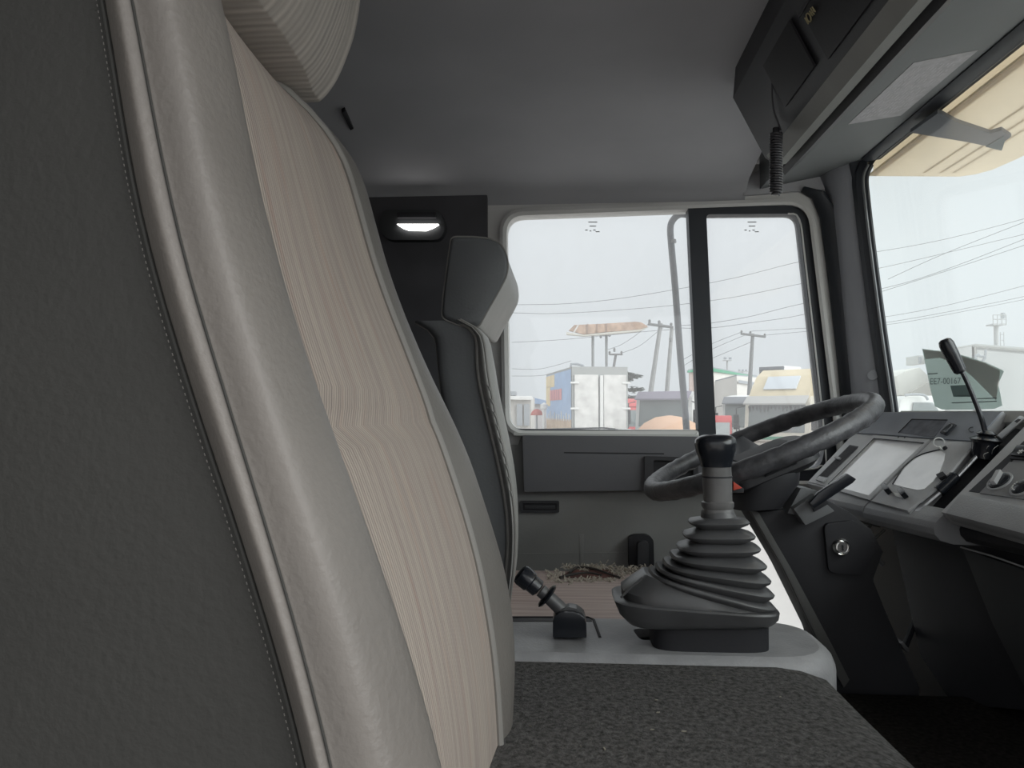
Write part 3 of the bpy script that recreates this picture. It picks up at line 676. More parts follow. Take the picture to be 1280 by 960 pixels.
G().slab(onY(rounded([(1030, 655), (1070, 650), (1098, 684), (1080, 720), (1036, 716)], 8, 4), 1.43), (0, .02, 0), .004).build('ignition_housing', black_m, colm)
G().lathe([(0, -.006), (.014, -.006), (.0155, 0), (.013, .004), (.010, .002), (.009, .0045), (0, .0045)], ic, (0, -1, .05), 24).build('ignition_lock', chrome, colm, 25)
G().slab([ic+Vector((-.0012, -.005, -.005)), ic+Vector((.0012, -.005, -.005)), ic+Vector((.0012, -.005, .005)), ic+Vector((-.0012, -.005, .005))], (0, -.0015, 0)).build('key_slot', black_m, colm)

# ================================================================ DASHBOARD
th = R(11.7); dd = Vector((math.sin(th), -math.cos(th), 0)); nh = Vector((math.cos(th), math.sin(th), 0))
O = PY(1030, 608, 1.70); sl = R(41.7); su = nh*math.cos(sl)+Vector((0, 0, 1))*math.sin(sl); dn = Vector((-nh.x*math.sin(sl), -nh.y*math.sin(sl), math.cos(sl)))
if dn.dot(-O) < 0: dn = -dn
def D(px, py, h=0): return PP(px, py, O+dn*h, dn)
def DT(p): v = p-O; return v.dot(dd), v.dot(su)
dash = thing('dashboard', 'grey plastic dashboard with dusty instrument glass and open centre slot', 'dashboard', (O.x+.1, 1.2, -.2))
def dsl(pxs, h0, h1, name, m, bev=.0, par=None): return G().slab([D(x, y, h1) for x, y in pxs], dn*(h0-h1), bev).build(name, m, par or dash)
UL, LL = D(1094, 515, 0), D(1008, 604, 0)
tU, sU = DT(UL); tL, sL = DT(LL)
chl = [(1135, 640), (1253, 522)]; chr_ = [(1176, 641), (1285, 533)]
# driver section as an instrument bank, then open channel, then centre section
dsl([(1008, 604), (1094, 515), (1254, 513.8), (1137, 642), (1086, 625), (1040, 613)], -.03, 0, 'instrument_bank', dash_m, .002)
dsl([(1010, 602), (1067, 542), (1090, 545), (1032, 607.5)], 0, .0016, 'vent_surround', dash_l, .0005)
dsl([(1067, 541), (1094, 515.5), (1252, 514.5), (1219, 551), (1163, 547.5), (1092, 542)], 0, .003, 'upper_tray', dash_up, .0008)
vt = dsl([(1020.5, 597.5), (1029.5, 600), (1073, 558), (1062, 556)], .0012, .0022, 'air_vent', black_m)
for k in range(7):
    a, b = k/7+.07, k/7+.11
    def L(u, v): return (1020.5+9*u+(1062-1020.5+(11-9)*u)*v, 597.5+2.5*u+(556-597.5-.5*u)*v)
    dsl([L(a, .1), L(b+.03, .1), L(b+.03, .97), L(a, .97)], .0022, .0034, 'vent_slat', dark_m, 0, vt)
dsl([(1019, 599), (1028, 602), (1033, 597), (1024, 595)], .002, .006, 'vent_slider', dash_l, .0008)
dsl([(1042, 571.5), (1048, 574), (1051, 572), (1045, 569.5)], .003, .007, 'vent_wheel', dash_m, .0006)
# instrument cluster frame and glass
G().plate([D(x, y, .004) for x, y in [(1031, 608), (1091, 544), (1162, 549.5), (1087, 625)]], [[D(x, y, .004) for x, y in [(1035, 605.5), (1092.5, 548), (1155, 553.5), (1086, 619)]]], dn*-.006).build('cluster_frame', dash_l, dash)
dsl([(1035, 605.5), (1092.5, 548), (1155, 553.5), (1086, 619)], -.001, .0006, 'cluster_glass', lens_m)
G().tube([D(x, y, .004) for x, y in [(1035, 605.5), (1092.5, 548), (1155, 553.5)]], .0009, 5).build('cluster_seal', black_m, dash)
for (x, y) in ((1123, 546.5), (1131, 547)): G().lathe([(.0, 0), (.0018, 0), (.0018, .001), (0, .001)], D(x, y, .004), dn, 10).build('indicator_lamp', black_m, dash)
# second panel with the arched glass
dsl([(1089, 626), (1165, 550.5), (1219, 553), (1205, 569), (1192, 585), (1172, 609), (1134, 638)], 0, .0045, 'gauge_panel', dash_l, .001)
arc = [(1116, 605), (1127, 587.5), (1134, 580), (1142.5, 573), (1150, 569), (1158, 566), (1175, 562), (1181, 567), (1180, 575), (1174, 590), (1167, 601), (1155, 611), (1147, 612.5), (1130, 609)]
dsl(arc, .0045, .0052, 'gauge_glass', lens_m)
G().tube([D(x, y, .0055) for x, y in arc[:7]], .0013, 6, 3).build('arched_rim', black_m, dash)
for (x, y) in ((1110, 614), (1130.5, 619.5)):
    kb = G().slab([D(x+a, y+b, .0045) for a, b in ((-5, -2), (1, -5), (6, 2), (0, 5))], dn*.012, .002).build('gauge_knob', knob_m, dash)
dsl([(1116, 615), (1124, 617), (1128, 622), (1119, 620)], .0045, .006, 'knob_plate', white_p, .0006)
dsl([(1124, 540.5), (1140, 524), (1184, 525.5), (1167, 547)], .003, .0036, 'tray_recess', mat('recess_dusty', (.10, .105, .125), .6, .1, 200, .3, 60))
G().tube([D(x, y, .004) for x, y in [(1123, 541), (1140, 524), (1184, 525)]], .0011, 5).build('recess_edge', black_m, dash)
for i, (x, y) in enumerate(((1215, 537), )):
    G().tube([D(x+4*math.cos(a), y+3*math.sin(a), .004) for a in [R(k) for k in range(60, 310, 25)]], .0007, 5).build('scribed_clip_mark', black_m, dash)
rs = thing('rocker_switch', 'black rocker switch on the upper dash tray', 'switch', D(1186, 537, .003))
G().slab([D(x, y, .003) for x, y in [(1176, 542), (1189, 530), (1196, 532), (1184, 545)]], dn*.004, .001).build('switch_frame', black_m, rs)
G().slab([D(x, y, .007) for x, y in [(1179, 541), (1189, 531.5), (1193, 533), (1184, 543)]], dn*.006, .002).build('rocker', knob_m, rs)
wr = thing('wire_ring', 'small pale wire ring standing on the dash beside the arched gauge', 'ring', D(1177, 562, .005))
rc = D(1173.5, 553, .012); pr = (D(1173.5, 553, 0)-Vector((0, 0, 0))).length/F
vx = ray(1, 0)-ray(0, 0); vy = ray(0, 0)-ray(0, 1); vx.normalize(); vy.normalize()
G().tube([rc+(vx*math.cos(a)+vy*math.sin(a))*.0085+Vector((.002*math.cos(a), 0, 0)) for a in [2*math.pi*i/20 for i in range(21)]], .0010, 6).build('loop', white_p, wr)
G().tube([rc-vy*.0085, D(1178, 563, .005)], .0018, 6).build('stem', white_p, wr)
G().lathe([(.0, 0), (.004, 0), (.004, .004), (0, .006)], D(1182, 561, .0045), dn, 12).build('grommet', black_m, wr)
# lower padded edge (swept profile), in pieces as in the photo
def sweep(t0, t1, prof, name, m, par=None, bev=0, n=1):
    """prof: list of (a, z) with a along nh (forward) from the lower edge of the face and z up"""
    pts = [O+nh*a+Vector((0, 0, z)) for a, z in prof]
    return G().slab([p+dd*t0 for p in pts], dd*(t1-t0), bev).build(name, m, par or dash, 50)
tA = DT(D(1041, 612, 0))[0]; tB = DT(D(1088, 625, 0))[0]; tC = DT(D(1135, 638, 0))[0]; tD_ = DT(D(1176, 645, 0))[0]
pf = [(.012, .012), (-.004, .0), (-.012, -.008), (-.016, -.018), (-.014, -.028), (-.004, -.038), (.02, -.045), (.10, -.05), (.10, .0)]
pf = [(a-.01, z-.012) for a, z in pf]
sweep(tA, tB-.001, pf, 'padded_edge', dash_m, None, .0015)
sweep(tB+.001, tD_, [(a, z-.002) for a, z in pf], 'padded_edge', dash_m, None, .0015)
sweep(tD_+.001, 1.7, [(a+.045, z-.004) for a, z in pf], 'padded_edge', under_m, None, .0015)
# open channel: black trough with rails and a lever
trough = dsl([(1134, 641), (1253, 521), (1290, 526), (1178, 643)], -.06, -.022, 'open_channel', black_m)
def rod(p0, p1, r, name, m, h=-.006, par=None): return G().tube([D(*p0, h), D(*p1, h)], r, 8).build(name, m, par or dash)
rail = thing('slot_lever', 'metal sliding rod with black sleeve in the open dash slot', 'lever', D(1180, 612, -.006))
rod((1146, 640), (1178, 613), .0045, 'lower_rod', metal_m, -.006, rail); rod((1196, 597), (1228, 563), .0035, 'upper_rod', metal_m, -.006, rail)
G().lathe([(.006, 0), (.0105, .001), (.0105, .040), (.008, .043), (0, .043)], D(1173, 615, -.004), D(1200, 590, -.004)-D(1173, 615, -.004), 14).build('sleeve', knob_m, rail)
G().slab([D(x, y, .004) for x, y in [(1172, 596), (1181, 592), (1185, 597), (1176, 601)]], dn*.006, .001).build('thumb_tab', black_m, rail)
G().slab([D(x, y, -.004) for x, y in [(1144, 634), (1153, 630), (1157, 633), (1150, 640), (1145, 641)]], dn*.003, .0005).build('bent_bracket', metal_m, rail)
rail2 = thing('metal_rail', 'pale slotted metal rail at the top of the open dash slot', 'rail', D(1262, 534, -.004))
G().slab([D(x, y, -.006) for x, y in [(1247, 546), (1276, 521), (1284, 523), (1253, 550)]], dn*.003, .0006).build('bar', metal_m, rail2)
G().slab([D(x, y, -.003) for x, y in [(1268, 527), (1273, 523.5), (1276, 524.5), (1271, 528.5)]], dn*.0006).build('bolt_slot', black_m, rail2)
g = G()
for i in range(7):
    x, y = 1205+random.uniform(0, 38), 575-random.uniform(0, 18); g.tube([D(x, y, -.01), D(x+random.uniform(-4, 4), y-6, .002), D(x+random.uniform(-8, 8), y-random.uniform(6, 14), -.004)], .0005, 5, 4)
o = g.build('loose_wires', mat('wire_grey', (.35, .35, .33), .6)); tag(o, 'loose thin wires poking out of the dash slot', 'wires'); o['kind'] = 'stuff'
# centre section facing the middle of the cab
def sec(pxs, h0, h1, name, m, bev=0): return dsl(pxs, h0, h1, name, m, bev)
cen = [(1176, 640), (1289, 524), (1400, 524), (1400, 700), (1280, 668)]
sec(cen, -.02, .006, 'centre_bank', dash_l, .002)
sec([(1211, 614), (1222, 604), (1280, 551), (1282, 560), (1224, 616)], .006, .0066, 'recess_strip', black_m)
sec([(1224, 616), (1262, 577), (1400, 590), (1400, 640)], .006, .0085, 'control_plate', mat('control_plate', (.24, .24, .245), .5, .1, 300, .06, 20), .0008)
sec([(1200, 616), (1280, 632), (1400, 656), (1400, 700), (1280, 667), (1180, 641)], .006, .026, 'padded_lid', dash_m, .006)
sec([(1262, 573), (1272, 556), (1400, 556), (1400, 582)], .0066, .010, 'switch_row', black_m, .001)
def dial(x, y, rx, name, label, mark):
    t = thing(name, label, 'dial', D(x, y, .0085))
    c = D(x, y, .0085); G().lathe([(rx+.003, 0), (rx+.003, .0022), (rx, .0022), (rx, .001), (0, .001)], c, dn, 28, 1).build('bezel', dash_l, t)
    G().lathe([(rx-.0005, .001), (rx-.0015, .0042), (rx-.005, .0055), (0, .0055)], c, dn, 28).build('dial_face', knob_m, t)
    if mark:
        a = (su*.85+dd*-.3).normalized(); b = a.cross(dn)
        G().slab([c+dn*.0055+a*u+b*v for u, v in ((-rx*.8, -.004), (rx*.8, -.004), (rx*.8, .004), (-rx*.8, .004))], dn*.008, .0012).build('grip_bar', dash_l, t)
    else:
        g = G()
        for k in range(6):
            ang = R(150+k*22); a = (dd*math.cos(ang)+su*math.sin(ang)); p = c+dn*.0055+a*rx*.7; g.lathe([(0, 0), (.0013, 0), (.0013, .0008), (0, .0008)], p, dn, 8)
        g.build('white_dots', white_p, t)
dial(1250, 602, .0175, 'rotary_dial', 'round black dial with a raised grip bar on the centre panel', True)
dial(1277, 610, .0150, 'rotary_dial.001', 'round black dial with white dots at the right edge of the picture', False)
sb = thing('snowflake_button', 'black button with a white snowflake symbol on the centre panel', 'button', D(1275, 565, .010))
G().slab([D(x, y, .010) for x, y in [(1264, 570), (1272, 558), (1290, 558), (1284, 572)]], dn*.003, .001).build('key_cap', knob_m, sb)
g = G(); c = D(1275.5, 564.5, .0132)
for k in range(3):
    a = dd*math.cos(R(60*k+90))+su*math.sin(R(60*k+90)); g.tube([c-a*.0052, c+a*.0052], .0006, 5)
    for s_ in (-1, 1):
        for q in (-1, 1): b = dd*math.cos(R(60*k+90+q*45))+su*math.sin(R(60*k+90+q*45)); g.tube([c+a*.003*s_, c+(a*.003+b*.002)*s_], .0004, 5)
g.build('snowflake_symbol', white_p, sb)
# under-dash: dark lower panels and brackets
lp = thing('lower_dash_panel', 'dark lower panel under the dashboard with a thin pale edge', 'panel', (.75, 1.0, -.5))
def LP(px, py, a=.085): return PP(px, py, O+nh*a, nh)
G().slab([LP(x, y) for x, y in [(1112, 650), (1180, 655), (1230, 662), (1420, 700), (1420, 900), (1190, 880), (1150, 820)]], nh*.03, .004).build('knee_panel', mat('knee_panel', (.03, .03, .035), .6, .1, 80, .2, 6), lp)
G().slab([LP(x, y, .06) for x, y in [(1202, 685), (1420, 760), (1420, 900), (1290, 880), (1240, 780)]], nh*.02, .004).build('glovebox_lid', mat('lid_dark', (.04, .042, .044), .5, .1, 80, .15, 6), lp)
G().tube([LP(x, y, .058) for x, y in [(1201, 684), (1240, 695), (1280, 709), (1420, 757)]], .0016, 6).build('lid_edge', dash_l, lp)
br = thing('under_dash_bracket', 'jumble of metal brackets and pipes below the instrument bank', 'bracket', PY(1085, 665, 1.58))
for pl, r in (([(1062, 640), (1078, 652), (1100, 657)], .004), ([(1075, 672), (1090, 655)], .003), ([(1082, 676), (1088, 683)], .004), ([(1088, 678), (1106, 662)], .003), ([(1098, 700), (1104, 706)], .005)):
    G().tube([PY(x, y, 1.57) for x, y in pl], r, 8).build('bracket_arm', metal_m if r > .0035 and len(pl) == 2 else mat('dull_pipe', (.13, .13, .12), .5), br)
pdl = thing('pedal', 'small dark pedal tip near the floor under the column', 'pedal', PY(1133, 810, 1.6))
G().slab(onY([(1124, 803), (1129, 802), (1138, 813), (1134, 816)], 1.50), (0, .05, 0), .002).build('pad', metal_m, pdl)
G().tube([PY(1131, 809, 1.53), PY(1150, 760, 1.6), PY(1155, 700, 1.7)], .006, 8).build('arm', black_m, pdl)

# gooseneck microphone
mic = thing('gooseneck_microphone', 'black gooseneck microphone rising from a rubber base on the dash', 'microphone', D(1232, 550, 0))
base = D(1232, 552, 0); Ym = base.y
G().lathe([(.021, -.03), (.021, -.004), (.022, -.001), (.026, .003), (.018, .008), (.012, .010), (.0165, .014), (.011, .018), (.006, .020), (0, .020)], base, (.1, -.05, 1), 24).build('rubber_base', knob_m, mic, 40)
P_ = [PY(x, y, Ym-.0) for x, y in [(1232, 543), (1228, 527), (1222, 510), (1214, 490), (1206, 472), (1201, 463)]]
G().tube(P_, [.0045, .0036], 10, 4).build('gooseneck', knob_m, mic)
m0, m1 = PY(1201, 466, Ym), PY(1180, 424, Ym); ax = m1-m0; Lm = ax.length
G().lathe([(0, 0), (.007, 0), (.0105, .004), (.0115, Lm*.3), (.0125, Lm*.55), (.0127, Lm*.85), (.0105, Lm*.96), (.006, Lm), (0, Lm)], m0, ax, 18).build('mouthpiece', knob_m, mic)

# sheet of paper stuck in the windshield
sh = thing('paper_sheet', 'translucent printed sheet with curled top corner stuck low on the windshield', 'paper', PY(1205, 500, 1.6))
nx = Vector((.632, 0, .066)).normalized(); o_ws = Vector((.797, 1, 0))
def WS(px, py, dx=0): return PP(px, py, Vector((.800-dx, 0, .0)), nx)
outl = [(1153, 436), (1170, 438), (1188, 440), (1210, 446), (1232, 453), (1252, 462), (1255, 464), (1250, 475), (1248, 480), (1251, 495), (1253, 507), (1243, 511), (1215, 512), (1178, 512), (1169, 508), (1163, 485), (1158, 460)]
G().slab([WS(x, y) for x, y in outl], nx*-.0006).build('sheet', paper_m, sh)
# printed band and text on it
ink = mat('faded_ink', (.20, .23, .23), .9); ink2 = mat('greenish_print', (.22, .31, .29), .9); pinkish = translucent('printed_band', (.74, .72, .70), .65, .15)
G().slab([WS(x, y, .002) for x, y in [(1154, 437), (1188, 441), (1232, 454), (1250, 463), (1249, 477), (1245, 500), (1235, 490), (1215, 470), (1196, 455), (1175, 447), (1157, 449)]], nx*-.0005).build('printed_band', pinkish, sh)
G().slab([WS(x, y, .003) for x, y in [(1188, 482), (1210, 481), (1214, 496), (1192, 496)]], nx*-.0004).build('printed_block', ink2, sh)
g = G()
for (x0, y0, x1, y1) in ((1160, 467, 1172, 466), (1214, 498, 1246, 497), (1190, 503, 1246, 501), (1196, 494, 1212, 494)):
    g.slab([WS(x, y, .003) for x, y in [(x0, y0), (x1, y1), (x1, y1+1.2), (x0, y0+1.2)]], nx*-.0004)
g.build('printed_lines', ink, sh)
cu_ = bpy.data.curves.new('txt', 'FONT'); cu_.body = 'EE7-00167'; cu_.size = 1; to = bpy.data.objects.new('txt', cu_); COL.objects.link(to)
bpy.context.view_layer.update(); me = bpy.data.meshes.new_from_object(to.evaluated_get(bpy.context.evaluated_depsgraph_get())); bpy.data.objects.remove(to)
W = max(v.co.x for v in me.vertices)
vs = [WS(1162+(v.co.x/W)*39, 480.5-(v.co.x/W)*1.0-v.co.y*11, .003) for v in me.vertices]
obj('lettering', vs, [tuple(p.vertices) for p in me.polygons], ink, sh, 0)

# ================================================================ OVERHEAD CONSOLE, CORD, STICKER
oc = thing('overhead_console', 'dark overhead shelf console with radio openings above the windshield', 'console', (.34, .7, .5))
ocm = mat('overhead_dark', (.025, .026, .032), .6, .1, 100, .15, 12)
Y0_, Y1_ = -.1, 1.42
def sect(y, k=0): return [(.305, y, .615), (.300, y, .56), (.355, y, .45), (.375, y, .435), (.44, y, .50), (.44, y, .615)]
a = [Vector(p) for p in sect(Y0_)]; b = [Vector(p) for p in sect(1.38)]; c = [Vector((p[0]+.02, 1.45, p[2]+(.0 if p[2] > .6 else .04))) for p in sect(1.45)]
G().loft([a, b, c], True).build('body', ocm, oc, 30)
prism_y([(.352, .447), (.368, .428), (.386, .432), (.392, .445), (.372, .446)], -.1, 1.36, 'lip', mat('console_lip', (.28, .285, .27), .6, .1, 200, .1, 10), oc)
# openings on the sloping face
fn = Vector((-.11, 0, -.055)).normalized()
def OF(y, u, h=0): return Vector((.300+.055*u, y, .56-.11*u))+fn*h
for (y0, y1, u0, u1, nm) in ((.62, 1.02, .30, .88, 'radio_slot'), (1.06, 1.20, .2, .8, 'blank_panel')):
    G().slab([OF(y0, u0, .001), OF(y1, u0, .001), OF(y1, u1, .001), OF(y0, u1, .001)], fn*.004, .001).build(nm, black_m, oc)
G().slab([OF(.62, .28, .004), OF(1.03, .28, .004), OF(1.03, .31, .004), OF(.62, .31, .004)], fn*.003, .0005).build('slot_edge', dark_m, oc)
g = G(); gold = mat('gold_print', (.35, .31, .18), .5)
lc = PP(1012, 20, OF(1.0, .3, .0075), fn); ly = Vector((0, 1, 0)); lu = Vector((.055, 0, -.11)).normalized()
g.tube([lc+(ly*math.cos(t)+lu*math.sin(t))*.0055+ly*.004 for t in [2*math.pi*i/12 for i in range(13)]], .0011, 5)
for k, (dy, l) in enumerate(((-.006, .004), (-.011, .005), (-.016, .004), (.013, .005))): g.tube([lc+ly*dy-lu*l, lc+ly*(dy-.001)+lu*l], .0010, 5)
g.tube([lc-ly*.006, lc-ly*.017+lu*.001], .0009, 5)
g.build('gold_letters', gold, oc)
rg = thing('rag', 'crumpled grey cloth strip hanging at the end of the overhead console', 'cloth', PY(950, 130, 1.40))
g = G()
for i in range(8):
    x, y = 935+i*3.2, 130+i*2.0; g.tube([PY(x+random.uniform(-2, 2), y-8, 1.40), PY(x+4, y, 1.385), PY(x+8+random.uniform(-2, 2), y+6, 1.395)], [.004, .006], 6, 4)
g.build('cloth_folds', mat('rag_cloth', (.10, .105, .12), .9), rg)
cord = thing('coiled_cord', 'black coiled telephone-style cord hanging from the overhead console', 'cord', PY(970, 170, 1.2))
Yc = 1.24; pts = []
for s_, x0 in ((0, 967.0), (1, 974.0)):
    pass
N = 24*14
top_, bot_ = PY(970, 166, Yc), PY(970, 244, Yc)
for i in range(N+1):
    t = i/N; a = 2*math.pi*24*t; r = .0088*(1-.45*max(0, t-.93)/.07); c = top_.lerp(bot_, t); pts.append(c+Vector((math.cos(a)*r, math.sin(a)*r, 0)))
G().tube(pts, .0019, 6).build('coil', mat('cord_black', (.05, .05, .056), .3), cord, 60)
G().tube([PY(970, 160, Yc), PY(970, 200, Yc), PY(970, 243, Yc)], .0055, 10).build('inner_run', black_m, cord)
G().tube([PY(976, 163, Yc), PY(972, 152, Yc+.01), PY(967, 138, Yc), PY(965, 115, Yc-.02), PY(966, 92, Yc-.03), PY(969, 72, Yc-.02)], .0016, 6, 5).build('lead', mat('lead_grey', (.10, .10, .11), .4), cord)
# paper label on the header panel
ho_ = Vector((.53, 0, .562)); hd = Vector((.195, 0, .038)).normalized(); hn = Vector((hd.z, 0, -hd.x))
def HP(px, py, h=0): return PP(px, py, ho_+hn*h, hn)
lb = thing('header_label', 'scratched grey instruction label stuck on the header panel', 'label', HP(1140, 110))
lab_m = mat('label_vinyl', (.40, .39, .41), .55, 0, 1, .15, 60)
G().slab([HP(x, y) for x, y in [(1060, 155), (1142, 78), (1223, 62), (1126, 144)]], hn*.0008).build('label_sheet', lab_m, lb)
g = G(); A, B, C_, D_ = [HP(x, y, .0008) for x, y in [(1066, 152), (1144, 81), (1214, 66), (1124, 141)]]
for r_ in range(11):
    v = .06+.085*r_; u = .04
    while u < .93:
        l = random.uniform(.02, .09)
        p0 = A.lerp(B, u).lerp(D_.lerp(C_, u), v); p1 = A.lerp(B, min(.96, u+l)).lerp(D_.lerp(C_, min(.96, u+l)), v); q = (D_-A)*.018
        g.slab([p0, p1, p1+q, p0+q], hn*.0002); u += l+random.uniform(.02, .06)
o = g.build('printed_rows', mat('label_print', (.58, .57, .59), .7), lb); o['kind'] = 'stuff'

# ================================================================ OUTSIDE: VISOR AND MIRROR ARM OF THIS TRUCK
vz = .578
vis = thing('sun_visor', 'translucent beige exterior sun visor above the windshield', 'visor', (.9, 1.2, vz))
vp = [(.745, 1.93), (.96, 1.93), (.99, 1.915), (1.012, 1.88), (1.025, 1.80), (1.03, 1.70), (1.03, -.1), (.745, -.1)]
G().slab([(x, y, vz+ (.0 if x < .9 else -.006)) for x, y in vp], (0, 0, .004)).build('visor_shell', vis_m, vis)
G().box((.757, -.1, vz), (.762, 1.93, .66)).build('back_flange', vis_m, vis)
for x, h, nm in ((.862, .003, 'ridge'), (.90, .004, 'ridge'), (.93, .004, 'ridge')):
    G().slab([(x, 1.90, vz), (x+.006, 1.90, vz), (x+.006, -.1, vz), (x, -.1, vz)], (0, 0, -h)).build(nm, translucent('visor_ridge'+str(x), (.78, .71, .60), .7, .1), vis)
G().slab([(.955, 1.55, vz-.004), (1.0, 1.55, vz-.004), (1.0, .3, vz-.004), (.955, .3, vz-.004)], (0, 0, -.004), .001).build('stiffener', translucent('visor_stiff', (.80, .76, .68), .7, .1), vis)
arm = thing('visor_bracket', 'dark tapered bracket arm holding the exterior sun visor', 'bracket', PZ(1160, 165, .56))
G().slab([PZ(x, y, .565) for x, y in [(1138, 166), (1172, 142), (1178, 143), (1196, 153), (1238, 167), (1252, 163), (1264, 171), (1256, 177), (1253, 187), (1210, 178)]], (0, 0, .008), .001).build('arm_plate', mat('bracket_grey', (.085, .095, .11), .6), arm)
G().slab([PZ(x, y, .5645) for x, y in [(1232, 183), (1254, 170), (1256, 176), (1252, 188)]], (0, 0, -.001)).build('clear_tip', translucent('tip_teal', (.25, .33, .35), .5), arm)
mir = thing('mirror_arm', 'bent grey mirror arm seen through the driver door glass', 'mirror arm', PY(858, 540, 2.12))
G().tube([PY(x, y, 2.12) for x, y in [(905, 262), (880, 264), (862, 268), (850, 268), (842, 274), (838, 284), (839, 305), (844, 360), (850, 440), (856, 510), (860, 560)]], .0092, 12, 5).build('tube', mat('arm_grey', (.12, .135, .16), .5), mir)
G().tube([PY(840.2, 300, 2.12), PY(840.9, 304, 2.12)], .0105, 12).build('clamp', mat('arm_clamp', (.25, .26, .27), .5), mir)
blade = thing('wiper_blade', 'thin dark curved strip resting at the bottom of the door glass', 'strip', PY(770, 537, 2.0))
G().tube([PY(x, y, 2.02) for x, y in [(640, 538), (740, 535.2), (760, 535.5), (775, 538), (790, 542)]], .0022, 6, 4).build('strip', black_m, blade)

# ================================================================ OUTSIDE: THE YARD
ground_m = mat('dusty_yard', (.50, .475, .45), .95, .3, 8, .10, .5)
struct(G().box((-120, 2.3, GZ-.2), (160, 220, GZ)).build('ground', ground_m), 'pale dusty yard')
struct(G().box((-120, -60, GZ-.2), (160, 2.3, GZ)).build('ground.001', ground_m), 'pale dusty yard under the truck')
